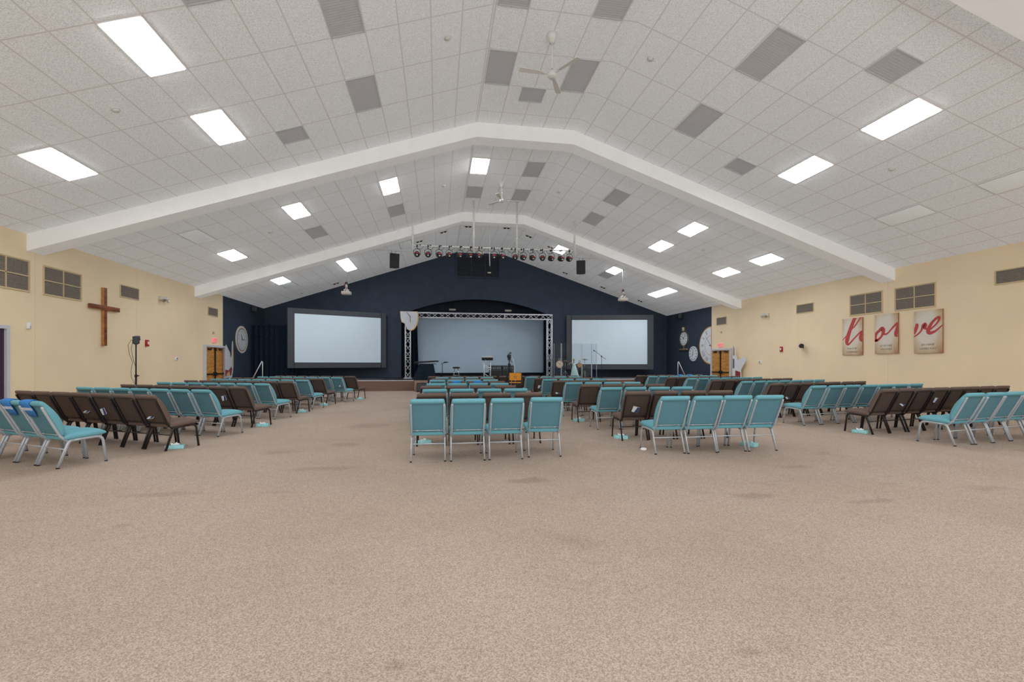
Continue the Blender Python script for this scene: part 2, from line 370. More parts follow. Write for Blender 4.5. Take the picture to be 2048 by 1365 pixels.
# baseboards
for nm, x in (('baseboard_left', XA + .012), ('baseboard_right', XB - .012)):
    mb = MB()
    for a, b in ((-8, 12.2 - 1.3), (12.26, 21.2), (23.06, YS)) if x < 0 else ((-8, 21.2), (23.0, YS)): mb.box((x, (a + b) / 2, .05), (.024, b - a, .1))
    struct(mb.build(nm, M['rubber']))
# stage
mb = MB(); mb.mi = 0; mb.box(((XA + XB) / 2, (YS + 31) / 2, ZS / 2 - .015), (XB - XA, 31 - YS, ZS - .03))
mb.mi = 1; mb.box(((XA + XB) / 2, (YS + 31) / 2, ZS - .013), (XB - XA, 31 - YS, .026))
mb.mi = 2; mb.box(((XA - 1.2) / 2, YS - .012, ZS - .012), (-1.2 - XA, .03, .03)); mb.box(((6.3 + XB) / 2, YS - .012, ZS - .012), (XB - 6.3, .03, .03))
st = mb.build('stage', [M['stagecarpet'], M['stagefloor'], M['alu']])
struct(st); st['label'] = 'low black stage with brown carpeted front across the end of the hall'; st['category'] = 'stage'
mb = MB()
for i, (y0, z1) in enumerate(((22.25, .26), (22.55, .5))): mb.box((2.55, (y0 + YS - .03) / 2, z1 / 2), (7.4, YS - .03 - y0, z1), bevel=.015)
s_ = mb.build('stage_steps', m_carpet('light_brown_step_carpet', (158, 134, 120), 0.25, False)); tag(s_, 'light brown carpeted steps in front of the middle of the stage', 'steps')
# ------------------------------------------------------------------ ceiling fittings
def slope_rot(x):
    if x < FX0: return (0, -math.atan(1 / 3), 0)
    if x > FX1: return (0, math.atan(1 / 3), 0)
    return (0, 0, 0)
def panel(kind, x, y, label, ly=1.22, lx=.60):
    w = lx
    nm = {'lit': 'ceiling_light', 'unlit': 'ceiling_light', 'vent': 'air_return_grille'}[kind]
    root = empty(nm, (x, y, ceil_z(x)), rot=slope_rot(x))
    fr = MB()
    for sx in (-1, 1): fr.box((sx * (w / 2 - .012), 0, -.012), (.024, ly, .024)); fr.box((0, sx * (ly / 2 - .012), -.012), (w - .048, .024, .024))
    fr.build('frame', M['white'] if kind != 'vent' else M['vent'], root)
    p = MB()
    if kind == 'vent':
        p.box((0, 0, -.004), (w - .05, ly - .05, .008)); 
        n = int((ly - .05) / .055)
        for i in range(n): p.box((0, -(ly - .06) / 2 + (i + .5) * (ly - .06) / n, -.009), (w - .05, .030, .004))
        p.build('louvre', M['vent'], root)
    else:
        p.box((0, 0, -.022), (w - .05, ly - .05, .034) if kind == 'lit' else (w - .05, ly - .05, .012), bevel=.006); p.build('diffuser', M[kind], root)
    tag(root, label, 'ceiling light' if kind != 'vent' else 'air vent', {'lit': 'lit ceiling panels', 'unlit': 'unlit ceiling panels', 'vent': 'grey ceiling return grilles'}[kind])
    return root
Y1a, Y1b, Y2a, Y2b, Y3a, Y3b = 7.94, 10.38, 15.62, 18.06, 23.21, 24.43
xa, xb, xc, xd, xe, xf, xg, xh = -1.60, -3.35, -4.52, -7.43, 6.33, 8.13, 9.31, 12.35
fl, fm, fr_ = 1.40, 2.335, 3.28
LIT = [(xc, Y1a, 'lit white ceiling panel nearest the camera on the left slope'),
       (xc, Y1b, 'lit white ceiling panel on left slope just before the near beam'),
       (xd, Y1b, 'lit white ceiling panel at far left, low on the slope above the wall vents'),
       (xg, Y1a, 'largest lit white ceiling panel on the right slope, nearest the camera'),
       (xg, Y1b, 'lit white ceiling panel on the right slope just before the near beam'),
       (fl, Y2a, 'lit white ceiling panel on the flat ridge strip beyond the near beam'),
       (xa, Y2a, 'lit ceiling panel on the left slope between the beams, highest of its slope'),
       (xc, Y2a, 'lit ceiling panel midway up the left slope between the two beams'),
       (xd, Y2b, 'lit ceiling panel lowest on the left slope between the two beams'),
       (xg, Y2a, 'lit ceiling panel on right slope between beams, upper one nearer the camera'),
       (xg, Y2b, 'lit ceiling panel on right slope between beams, upper one nearer the stage'),
       (xh, Y2a, 'lit ceiling panel on right slope between beams, low one nearer the camera'),
       (xh, Y2b, 'lit ceiling panel on right slope between beams, low one nearer the stage'),
       (xd, Y3a, 'lit ceiling panel beyond the far beam, low above the round left wall clock'),
       (xe, Y3a, 'lit ceiling panel glowing behind the right end of the spotlight bar'),
       (xg, Y3a, 'lit ceiling panel beside the pole of the right projector')]
for x, y, l in LIT: panel('lit', x, y, l)
panel('lit', xc, (Y3a + Y3b) / 2, 'long lit ceiling panel behind the pole of the left projector', ly=2.44)
panel('lit', xh, (Y3a + Y3b) / 2, 'long lit ceiling panel low over the right projection screen', ly=2.44)
for x, y, l in [(xh, Y1a, 'unlit pale ceiling panel at the right edge of the picture'), (xh, Y1b, 'unlit pale ceiling panel low on the right slope before the near beam'),
                (xd, Y2a, 'unlit pale ceiling panel low on the left slope behind the near beam'), (xd, Y3b, 'unlit pale ceiling panel touching the lit one above the left clock'),
                (xa, Y3a, 'unlit bluish ceiling panel above the left hanging loudspeaker')]: panel('unlit', x, y, l)
VN = [(xa, Y1a, 1.22, 'long grey return grille at the top edge, left slope'), (xa, Y1b, 1.22, 'long grey return grille on left slope before the near beam'),
      (xb, 11.28, .61, 'small square grey grille on left slope touching the near beam'), (xb, 7.03, .61, 'small square grey grille cut by the top edge of the picture, left'),
      (fl, Y1a, 1.22, 'grey ridge grille at the top edge, left of the ceiling fan pole'), (fl, Y1b, 1.22, 'grey ridge grille left of the near ceiling fan'),
      (fr_, Y1b, 1.22, 'grey ridge grille right of the near ceiling fan'), (fr_, Y1a, 1.22, 'grey ridge grille at the top edge, right of the ceiling fan pole'),
      (fm, 11.28, .61, 'small square grey grille below the near ceiling fan'), (xe, Y1a, 1.22, 'long grey return grille on right slope, nearest the camera'),
      (xe, Y1b, 1.22, 'long grey return grille on right slope before the near beam'), (xf, 7.03, .61, 'square grey grille above the largest lit panel on the right slope'),
      (xf, 11.28, .61, 'small square grey grille on right slope touching the near beam'), (xa, Y2b, 1.22, 'grey return grille on left slope above the left end of the spotlight bar'),
      (xc, Y2b, 1.22, 'grey return grille midway on left slope before the far beam'), (fl, Y2b, 1.22, 'grey ridge grille left of the far ceiling fan'),
      (fr_, Y2a, 1.22, 'grey ridge grille just beyond the near beam, right half'), (fr_, Y2b, 1.22, 'grey ridge grille right of the far ceiling fan'),
      (xe, Y2a, 1.22, 'grey return grille on right slope between beams, nearer the camera'), (xe, Y2b, 1.22, 'grey return grille on right slope between beams, nearer the stage'),
      (xg, Y3b, 1.22, 'grey return grille beside the lit panel at the right projector')]
for x, y, ly, l in VN: panel('vent', x, y, l, ly)
# smoke detectors
dp = None
for x, y, l in [(.18, 9.17, 'white smoke detector on the left slope beside the ridge, near bay'), (-5.70, 9.17, 'white smoke detector between lit panels on the near left slope'),
                (4.52, 9.23, 'white smoke detector on the right slope beside the ridge, near bay'), (10.53, 9.15, 'white smoke detector low on the near right slope'),
                (.20, 16.88, 'white smoke detector beyond the near beam, left of the ridge'), (-5.71, 16.83, 'white smoke detector midway on left slope between the beams'),
                (4.54, 16.96, 'white smoke detector beyond the near beam, right of the ridge'), (10.54, 16.9, 'white smoke detector among the four right lit panels'),
                (-7.52, 26.95, 'small detector on the ceiling above the left projection screen')]:
    if dp is None:
        dp = empty('smoke_detector', (0, 0, 0))
        MB().lathe([(.075, 0), (.075, -.018), (.06, -.024)], n=20).build('base', M['white'], dp)
        MB().lathe([(.055, -.022), (.055, -.038), (.03, -.052), (.012, -.055)], n=20).build('sensor_cap', M['white'], dp); o = dp
    else: o = copy_tree(dp)
    o.location = (x, y, ceil_z(x)); o.rotation_euler = slope_rot(x); tag(o, l, 'smoke detector', 'ceiling smoke detectors')
# pairs of small spot fittings in the last bay
dp = None
for x, y, l in [(1.46, 22.6, 'pair of small dark spot fittings at the ridge, left half'), (.24, 22.8, 'pair of small dark spot fittings just left of the ridge'),
                (-.95, 23.25, 'pair of small dark spot fittings above the first spotlights of the bar'), (3.37, 22.55, 'pair of small dark spot fittings at the ridge, right half'),
                (4.59, 23.0, 'pair of small dark spot fittings just right of the ridge'), (5.84, 23.4, 'pair of small dark spot fittings above the right end of the bar'),
                (7.65, 26.95, 'pair of small dark spot fittings under the right hanging loudspeaker'), (10.08, 27.0, 'pair of small dark spot fittings right of the right projector pole'),
                (12.48, 26.9, 'pair of small dark spot fittings over the right projection screen'), (-5.71, 27.0, 'pair of small dark spot fittings left of the left projector')]:
    if dp is None:
        dp = empty('twin_spot_fitting', (0, 0, 0))
        MB().box((0, 0, -.01), (.36, .16, .02), bevel=.006).build('plate', M['offwhite'], dp)
        for s in (-1, 1): MB().lathe([(.052, -.018), (.058, -.05), (.04, -.055), (.02, -.045)], c=(s * .09, 0, 0), n=14).build('spot', M['black'], dp)
        o = dp
    else: o = copy_tree(dp)
    o.location = (x, y, ceil_z(x)); o.rotation_euler = slope_rot(x); tag(o, l, 'ceiling spotlight', 'twin ceiling spot fittings')
# ceiling fans
def fan(x, y, zm, rz, label):
    r = empty('ceiling_fan', (x, y, FZ), rz)
    MB().lathe([(.10, 0), (.10, -.07), (.06, -.18), (.02, -.20)], n=18).build('canopy', M['white'], r)
    MB().tube([(0, 0, -.15), (0, 0, zm - FZ + .10)], .016, 8).build('rod', M['white'], r)
    h = zm - FZ
    MB().lathe([(.03, h + .14), (.045, h + .08), (.075, h + .07), (.095, h + .045), (.085, h + .035), (.098, h + .022), (.098, h - .02), (.08, h - .04), (.05, h - .058), (.015, h - .062)], n=22).build('motor', M['white'], r)
    for k in range(3):
        a = k * 2 * PI / 3; b = MB(); n = 8
        rot = Matrix.Rotation(a, 3, 'Z')
        b.box(rot @ Vector((.13, 0, h + .02)), (.12, .03, .008), rot=rot)
        pl = [(.16, -.035), (.40, -.055), (.66, -.062), (.70, -.045), (.70, .045), (.66, .062), (.40, .055), (.16, .035)]
        b.prism(pl, .01, Matrix.Translation((0, 0, h + .022)) @ rot.to_4x4() @ Matrix.Rotation(math.radians(9), 4, 'X'))
        b.build('blade', M['white'], r)
    tag(r, label, 'ceiling fan')
fan(2.31, 9.14, 7.28, math.radians(64 - 0), 'white three-bladed ceiling fan hanging from the ridge nearest the camera')
fan(2.35, 16.93, 7.44, math.radians(0 + 8), 'white ceiling fan hanging from the ridge beyond the near beam')
# ------------------------------------------------------------------ chairs
def sgn(v): return 1 if v >= 0 else -1
def make_chair(name, fab, frm, caps):
    root = empty(name, (0, 0, 0))
    # seat: rounded cushion with a soft waterfall front
    mb = MB(); nx, ny = 14, 14; top = {}; bot = {}
    def prof(t, p=.36): return (1 - abs(t) ** 9) ** p
    for i in range(nx + 1):
        for j in range(ny + 1):
            u = -1 + 2 * i / nx; v = -1 + 2 * j / ny
            uu = math.sin(u * PI / 2) if abs(u) < 1 else u; vv = math.sin(v * PI / 2) if abs(v) < 1 else v
            x = uu * .247; y = .29 + vv * .225
            zt = .394 + (.042 + .008 * (1 - uu * uu)) * prof(uu) * prof(vv) + .014 * (y - .29) / .2 * (1 if vv < .8 else .3)
            zb = .394 - .036 * prof(uu, .25) * prof(vv, .25) + .014 * (y - .29) / .2
            top[i, j] = mb.bm.verts.new((x, y, zt)); bot[i, j] = top[i, j] if i in (0, nx) or j in (0, ny) else mb.bm.verts.new((x, y, zb))
    for i in range(nx):
        for j in range(ny):
            mb._f([top[i, j], top[i + 1, j], top[i + 1, j + 1], top[i, j + 1]], True)
            mb._f([bot[i, j], bot[i, j + 1], bot[i + 1, j + 1], bot[i + 1, j]], True)
    mb.build('seat', M[fab], root)
    # backrest: cushion bulging forward and sideways, flat panel behind, rolled top
    mb = MB(); P0 = Vector((0, .085, .34)); P1 = Vector((0, -.146, .846)); ax = (P1 - P0); L = ax.length; ax.normalize()
    nrm = Vector((0, ax.z, -ax.y)); rings = []; N = 18
    prof_t = [(.13, .215, .004, .0), (.15, .236, .035, .006), (.20, .243, .062, .010), (.30, .245, .085, .010), (.45, .247, .098, .010), (.60, .247, .096, .010), (.74, .245, .084, .010), (.86, .240, .066, .010),
              (.925, .232, .056, .012), (.945, .229, .052, .026), (.985, .226, .044, .031), (1.02, .223, .030, .026), (1.038, .216, .012, .012)]
    for t, w, df, dr in prof_t:
        c = P0 + ax * (L * t); ring = []
        for k in range(N):
            a = 2 * PI * k / N; ca, sa = math.cos(a), math.sin(a)
            x = w * math.copysign(abs(ca) ** .38, ca)
            d = (df if sa > 0 else dr) * math.copysign(abs(sa) ** .55, sa)
            # the panel behind is narrower than the cushion
            if sa < -.1 and t < .93: x *= .955
            ring.append(mb.bm.verts.new(c + Vector((x, 0, 0)) + nrm * d))
        rings.append(ring)
    for i in range(len(rings) - 1):
        for k in range(N):
            mb.mi = 1 if (N // 2 < k < N - 1 and i < 8) else 0
            mb._f([rings[i][k], rings[i][(k + 1) % N], rings[i + 1][(k + 1) % N], rings[i + 1][k]], True)
    mb.mi = 0; mb._f(rings[0][::-1], True); mb._f(rings[-1], True)
    mb.build('backrest', [M[fab], M[fab + 'back']], root)
    mats = [M[frm], M['rubber']]
    for s in (-1, 1):
        X = s * .226; sd = (1, 0, 0)
        b = MB(); b.tube([(X, .165, .343), (X, .135, .338), (X, .115, .318), (X, .10, .28), (X + s * .004, .005, .010)], .0125, 8, ry=.020, side=sd)
        foot = [(X + s * .004, .006, .014), (X + s * .004, .003, 0)]
        if not caps: b.mi = 1; b.tube(foot, .0145, 8, ry=.022, side=sd)
        lg = b.build('leg', mats, root)
        if caps: MB().tube(foot, .0145, 8, ry=.022, side=sd).build('foot_cap', M['rubber'], lg)
        b = MB(); b.tube([(X, .15, .342), (X, .28, .352), (X, .41, .357), (X, .448, .349), (X, .472, .328), (X, .484, .295), (X, .519, .010)], .0125, 8, ry=.018, side=sd)
        foot = [(X, .519, .014), (X, .520, 0)]
        if not caps: b.mi = 1; b.tube(foot, .0145, 8, ry=.020, side=sd)
        lg = b.build('leg', mats, root)
        if caps: MB().tube(foot, .0145, 8, ry=.020, side=sd).build('foot_cap', M['rubber'], lg)
        b = MB(); q = [(s * .218, .15, .345), (s * .218, .105, .335), (s * .218, .082, .362)]
        for t in (.14, .4, .7, .88): q.append(tuple(Vector((s * .218, 0, 0)) + P0 + ax * (L * t) - nrm * .018))
        q.append(tuple(Vector((s * .218, 0, 0)) + P0 + ax * (L * .925) - nrm * .016))
        b.tube(q, .0135, 8, ry=.018, side=sd); b.build('back_post', M[frm], root)
    MB().tube([(-.226, .075, .235), (.226, .075, .235)], .0085, 8).build('stretcher', M[frm], root)
    c = P0 + ax * (L * .185) - nrm * .020
    b = MB(); b.tube([(-.215, c.y, c.z), (.215, c.y, c.z)], .006, 6)
    for s in (-1, 1): b.tube([(s * .13, c.y, c.z), (s * .16, c.y, c.z)], .009, 6)
    b.build('back_rail', M[frm], root)
    return root
PROTO = {(c, n): make_chair('church_chair', c, f, n) for c, f in (('teal', 'silver'), ('brown', 'dark')) for n in (True, False)}
USED = {k: False for k in PROTO}
CHAIRS = {}
ORD = ['first', 'second', 'third', 'fourth', 'fifth', 'sixth', 'seventh', 'eighth', 'ninth', 'tenth']
COLN = {'teal': 'teal chair with silver frame', 'brown': 'brown chair with dark frame'}
def put_chair(blk, row, seat, x, y, ang, colour, label):
    key = (colour, row < 4)
    if not USED[key]: o = PROTO[key]; proto_children(o); USED[key] = True
    else: o = copy_tree(PROTO[key])
    o.location = (x, y, 0); o.rotation_euler = (0, 0, ang); CHAIRS[blk, row, seat] = o
    tag(o, label, 'chair', 'upholstered chairs in the %s block' % blk)
    return o
def jit(a): return random.uniform(-a, a)
# left block: seven to a row, fanned; aisle chair given by its outer rear foot
LB = [(-4.766, 6.626, 30.5), (-4.106, 7.714, 28), (-3.969, 9.055, 26.3), (-3.849, 10.254, 25.2), (-3.859, 11.627, 25.1), (-3.744, 12.95, 22.5), (-3.655, 14.15, 23.5), (-3.567, 15.38, 23.1), (-3.20, 16.55, 23.9), (-2.99, 17.78, 23.5)]
for r, (px, py, an) in enumerate(LB):
    th = math.radians(an); colour = 'teal' if r % 2 == 0 else 'brown'
    for i in range(4 if r == 0 else 7):
        d = .235 + .515 * i
        x, y = px - math.cos(th) * d, py + math.sin(th) * d
        seat = 'aisle seat' if i == 0 else ORD[i] + ' from aisle'
        put_chair('left', r, i, x, y + jit(.012), -th + jit(.012), colour, '%s, %s, %s row back in the left block' % (COLN[colour], seat, ORD[r]))
# centre block
CB = [(6.28, .665, .53, 4), (7.48, .674, .524, 4), (8.68, .691, .505, 4), (9.88, .64, .524, 4), (11.1, .70, .505, 4), (12.3, 1.016, .527, 3), (13.5, .745, .512, 4), (14.75, .787, .52, 4), (16.0, .90, .515, 4), (17.3, 1.433, .53, 7)]
for r, (y, cx, p, n) in enumerate(CB):
    colour = 'teal' if r % 2 == 0 else 'brown'
    for i in range(n):
        x = cx + (i - (n - 1) / 2) * p; a = jit(.02); yy = y + jit(.02)
        if r == 0 and i == 3: x += .045; a = -.05; yy = y + .09
        if r == 0 and i == 0: x -= .01
        put_chair('centre', r, i, x, yy, a, colour, '%s, %s from left, %s row back in the centre block' % (COLN[colour], ORD[i], ORD[r]))
RB = [(6.26, 4.14, .502), (7.48, 4.142, .514), (8.785, 4.167, .505), (10.0, 4.162, .527), (11.22, 4.142, .514), (12.46, 4.139, .515), (13.7, 4.151, .526), (14.94, 4.168, .518), (16.18, 4.113, .53), (17.42, 4.43, .51)]
for r, (y, cx, p) in enumerate(RB):
    colour = 'teal' if r % 2 == 0 else 'brown'
    for i in range(4):
        put_chair('right of centre', r, i, cx + (i - 1.5) * p, y + jit(.02), -.01 + jit(.02), colour, '%s, %s from left, %s row, block right of centre' % (COLN[colour], ORD[i], ORD[r]))
RR = [(8.238, 6.12, 9.5, 5), (8.054, 7.37, 10.3, 8), (7.78, 8.68, 9, 7), (7.85, 9.95, 12.5, 7), (7.90, 11.13, 15.4, 7), (7.88, 12.38, 15, 7), (7.80, 13.63, 15.6, 7), (7.80, 14.88, 15.3, 7), (7.70, 16.13, 15.2, 7), (7.80, 17.38, 15, 7)]
for r, (px, py, an, n) in enumerate(RR):
    th = math.radians(an); colour = 'teal' if r % 2 == 0 else 'brown'
    for i in range(n):
        d = .235 + .515 * i
        seat = 'aisle seat' if i == 0 else ORD[i] + ' from aisle'
        put_chair('far right', r, i, px + math.cos(th) * d, py + math.sin(th) * d + jit(.012), th + jit(.012), colour, '%s, %s, %s row back in the far right block' % (COLN[colour], seat, ORD[r]))
# --- things on, in and under the chairs
AX = Vector((0, -.231, .506)).normalized(); NR = Vector((0, AX.z, -AX.y)); TOP = Vector((0, .085, .34)) + AX * (.5562 * 1.038)
def chair_frame(key):
    o = CHAIRS[key]; return Matrix.Translation(o.location) @ Matrix.Rotation(o.rotation_euler.z, 4, 'Z')
def cover(key, off, label, text=True):
    mtx = chair_frame(key); root = empty('seat_cover', (mtx @ Vector((off, TOP.y, TOP.z)))); root.rotation_euler = mtx.to_euler()
    mb = MB(); w = .115
    prof = []
    L = .5562; P0 = Vector((0, .085, .34))
    def on(t, d): return P0 + AX * (L * t) + NR * d - TOP
    prof = [on(.66, -.026), on(.80, -.029), on(.93, -.034), on(.985, -.038), on(1.03, -.030), on(1.052, .0), on(1.03, .040), on(.985, .055), on(.90, .070), on(.80, .086)]
    n = len(prof); a = []
    for k, p in enumerate(prof):
        ww = w * (.80 if k == 0 else 1.0)
        a.append([mb.bm.verts.new(p + Vector((x, 0, 0))) for x in (-ww, -ww * .4, ww * .4, ww)])
    for i in range(n - 1):
        for j in range(3): mb._f([a[i][j], a[i][j + 1], a[i + 1][j + 1], a[i + 1][j]], True)
    o = mb.build('cloth', M['blue'], root)
    sm = o.modifiers.new('thick', 'SOLIDIFY'); sm.thickness = .005; sm.offset = 1
    if text:
        p = on(.865, -.041)
        ang = math.atan2(AX.z, -AX.y)
        t = text_mesh('lettering', 'RESERVED', .056, M['ink'], o, p, (PI / 2 + (PI / 2 - math.atan2(AX.z, AX.y)) * 1.0, 0, 0), .001)
        # face backwards, reading left to right from behind the chair
        ex = Vector((1, 0, 0)); ey = AX; ez = ex.cross(ey)
        t.rotation_euler = Matrix((ex, ey, ez)).transposed().to_euler()
    tag(root, label, 'chair cover', 'blue reserved covers over chair backs')
cover(('left', 0, 0), -.10, 'blue cover printed RESERVED on the teal aisle chair nearest the left foreground')
cover(('left', 0, 1), -.06, 'blue cover printed RESERVED on the second teal chair at the left edge')
cover(('centre', 5, 0), -.02, 'blue RESERVED cover on a brown centre chair, left one of two')
cover(('centre', 5, 1), .02, 'blue RESERVED cover on a brown centre chair, right one of two')
cover(('far right', 9, 4), 0, 'blue cover over a last-row chair at right, left of two', False)
cover(('far right', 9, 5), 0, 'blue cover over a last-row chair at right, right of two', False)
def pamphlet(key, x, t, roll, out, label):
    mtx = chair_frame(key); P0 = Vector((0, .085, .34)); p = P0 + AX * (.5562 * t) - NR * .03 + Vector((x, 0, 0))
    root = empty('pamphlet', mtx @ p); ex = Vector((1, 0, 0)); b = Matrix((ex, AX, ex.cross(AX))).transposed().to_4x4()
    root.rotation_euler = (mtx.to_3x3().to_4x4() @ b @ Matrix.Rotation(-out, 4, 'X') @ Matrix.Rotation(roll, 4, 'Z')).to_euler()
    sh_ = MB().box((0, .03, .006), (.115, .105, .006)).build('sheet', M['paper'], root)
    MB().prism([(-.01, -.02), (.055, -.02), (.055, .08), (.02, .08)], .002, Matrix.Translation((0, 0, .0095))).build('printed_panel', M['navy'], sh_)
    tag(root, label, 'pamphlet', 'pamphlets tucked into chair backs')
for key, x, t, roll, out, l in [
    (('left', 1, 0), -.06, .34, .15, 1.35, 'pamphlet sticking out of the brown aisle chair back, near left'), (('left', 1, 2), -.09, .42, .25, .15, 'blue and white pamphlet upright in a near-left brown chair back'),
    (('left', 1, 3), -.02, .42, -.1, 1.30, 'pamphlet jutting flat from the fourth brown chair back, near left'), (('left', 3, 1), .10, .5, .2, .3, 'pamphlet on the second brown chair, fourth row of left block'),
    (('right of centre', 1, 0), -.02, .38, -.25, .12, 'blue and white pamphlet in brown chair back beside the centre aisle'), (('right of centre', 5, 0), -.06, .35, .1, 1.2, 'pamphlet jutting from a brown aisle chair, sixth row right of centre'),
    (('right of centre', 7, 0), -.05, .4, -.2, .15, 'pamphlet on the brown aisle chair, eighth row right of centre'), (('far right', 1, 1), .05, .42, .3, 1.25, 'pamphlet jutting from the second brown chair of far right block'),
    (('far right', 1, 3), -.05, .50, -.2, .12, 'blue and white pamphlet upright in the fourth brown chair, far right'), (('far right', 3, 1), -.02, .30, .2, .9, 'folded pamphlet on second brown chair, fourth row far right'),
    (('left', 8, 0), .1, .45, .2, 1.0, 'pamphlet on the teal aisle chair of the ninth left row')]: pamphlet(key, x, t, roll, out, l)
dp = None
for x, y, a, l in [(-4.09, 7.92, .30, 'long teal tissue box under the near-left brown aisle chair'), (-3.69, 10.42, 0, 'teal tissue box under brown aisle chair, fourth left row'),
                   (-3.70, 13.26, 0, 'teal tissue box under brown aisle chair, sixth left row'), (-3.60, 15.3, 0, 'teal tissue box under brown aisle chair, eighth left row'),
                   (-2.88, 17.62, .2, 'teal tissue box under the aisle chair nearest the stage, left block'), (-.25, 7.72, .5, 'teal tissue box under the first brown chair of the centre block'),
                   (4.99, 6.70, -1.15, 'teal tissue box under the rightmost near chair, right of centre'), (3.22, 7.72, -.5, 'teal tissue box under brown aisle chair, second row right of centre'),
                   (3.22, 10.2, .2, 'teal tissue box under brown aisle chair, fourth row right of centre'), (3.42, 12.6, 0, 'teal tissue box under brown aisle chair, sixth row right of centre'),
                   (8.02, 7.60, -1.1, 'teal tissue box under the brown aisle chair of the far right block'), (1.02, 8.95, .1, 'teal tissue box under the third-row chairs of the centre block')]:
    if dp is None:
        dp = empty('tissue_box', (0, 0, 0)); MB().box((0, 0, .03), (.24, .12, .06), bevel=.004).build('carton', M['tissue'], dp)
        b = MB(); rr = [(-.05, -.012), (-.03, .016), (-.01, -.014), (.015, .015), (.035, -.012), (.05, .012)]
        lo = [b.bm.verts.new((u, v * .5, .058)) for u, v in rr]; hi = [b.bm.verts.new((u * 1.15, v * 1.4, .088 + .012 * math.sin(u * 90))) for u, v in rr]
        for i in range(5): b._f([lo[i], lo[i + 1], hi[i + 1], hi[i]], True)
        b.build('tissue', M['tissuepaper'], dp); o = dp
    else: o = copy_tree(dp)
    o.location = (x, y, 0); o.rotation_euler = (0, 0, a); tag(o, l, 'tissue box', 'tissue boxes on the carpet under the chairs')
c = empty('paper_cup_lid', (3.13, 6.63, 0)); MB().lathe([(.04, 0), (.046, .01), (.046, .028), (.034, .036), (.01, .036)], n=20).build('lid', M['tissuepaper'], c)
tag(c, 'small white round lid on the carpet by the near right-of-centre chair', 'lid')
# ------------------------------------------------------------------ side wall fittings
def vent(side, y, z, w, h, cols, rows, label):
    r = wall_root('wall_vent', side, y, z); f = MB()
    b = .03
    for s in (-1, 1): f.box((s * (w / 2 + b / 2), 0, .012), (b, h + 2 * b, .024)); f.box((0, s * (h / 2 + b / 2), .012), (w, b, .024))
    for i in range(1, cols): f.box((-w / 2 + w * i / cols, 0, .012), (.03, h, .022))
    for j in range(1, rows): f.box((0, -h / 2 + h * j / rows, .012), (w, .026, .022))
    f.build('frame', M['ventframe'], r)
    for i in range(cols):
        for j in range(rows):
            g = MB(); cw, chh = w / cols - (.03 if cols > 1 else 0), h / rows - (.026 if rows > 1 else 0)
            cx, cyy = -w / 2 + w * (i + .5) / cols, -h / 2 + h * (j + .5) / rows
            g.box((cx, cyy, .004), (cw, chh, .006)); n = max(5, int(chh / .035))
            for k in range(n): g.box((cx, cyy - chh / 2 + (k + .5) * chh / n, .010), (cw, .010, .012), rot=Matrix.Rotation(.6, 3, 'X'))
            for q in (1, 2): g.box((cx - cw / 2 + cw * q / 3, cyy, .0155), (.006, chh, .002))
            g.build('louvre', M['wallvent'], r)
    tag(r, label, 'wall vent', 'louvred wall vents')
vent('L', 12.26, 3.47, 1.20, .72, 2, 2, 'four-pane wall vent at the left edge of the picture')
vent('L', 13.90, 3.46, 1.20, .70, 2, 2, 'four-pane wall vent on the left wall, left of the wooden cross')
vent('L', 16.55, 3.64, .86, .34, 1, 1, 'small wall vent on the left wall, right of the wooden cross')
vent('L', 22.07, 3.63, .84, .32, 1, 1, 'small wall vent above the left double doors')
vent('R', 9.62, 3.65, .86, .33, 1, 1, 'small wall vent at the right edge of the picture')
vent('R', 13.86, 3.45, 1.19, .70, 2, 2, 'four-pane wall vent over the first two canvas panels')
vent('R', 12.19, 3.44, 1.20, .70, 2, 2, 'four-pane wall vent above the rightmost canvas panel')
vent('R', 16.55, 3.61, .84, .32, 1, 1, 'small wall vent midway along the right wall')
vent('R', 22.13, 3.60, .82, .36, 1, 1, 'small wall vent above the right double doors')
# wooden cross
r = wall_root('hanging_cross', 'L', 15.36, 2.736, 0)
b = MB(); b.mi = 0; b.box((0, 0, .040), (.125, 1.73, .08), bevel=.004); b.mi = 1; b.box((-.058, 0, .040), (.014, 1.72, .078)); b.build('upright', [M['crosswood'], M['crossedge']], r)
b = MB(); b.mi = 0; b.box((0, .265, .055), (1.20, .125, .075), bevel=.004); b.mi = 1; b.box((0, .206, .05), (1.19, .014, .07)); b.build('crossbar', [M['crosswood'], M['crossedge']], r)
tag(r, 'large reddish wooden cross on the left wall', 'cross')
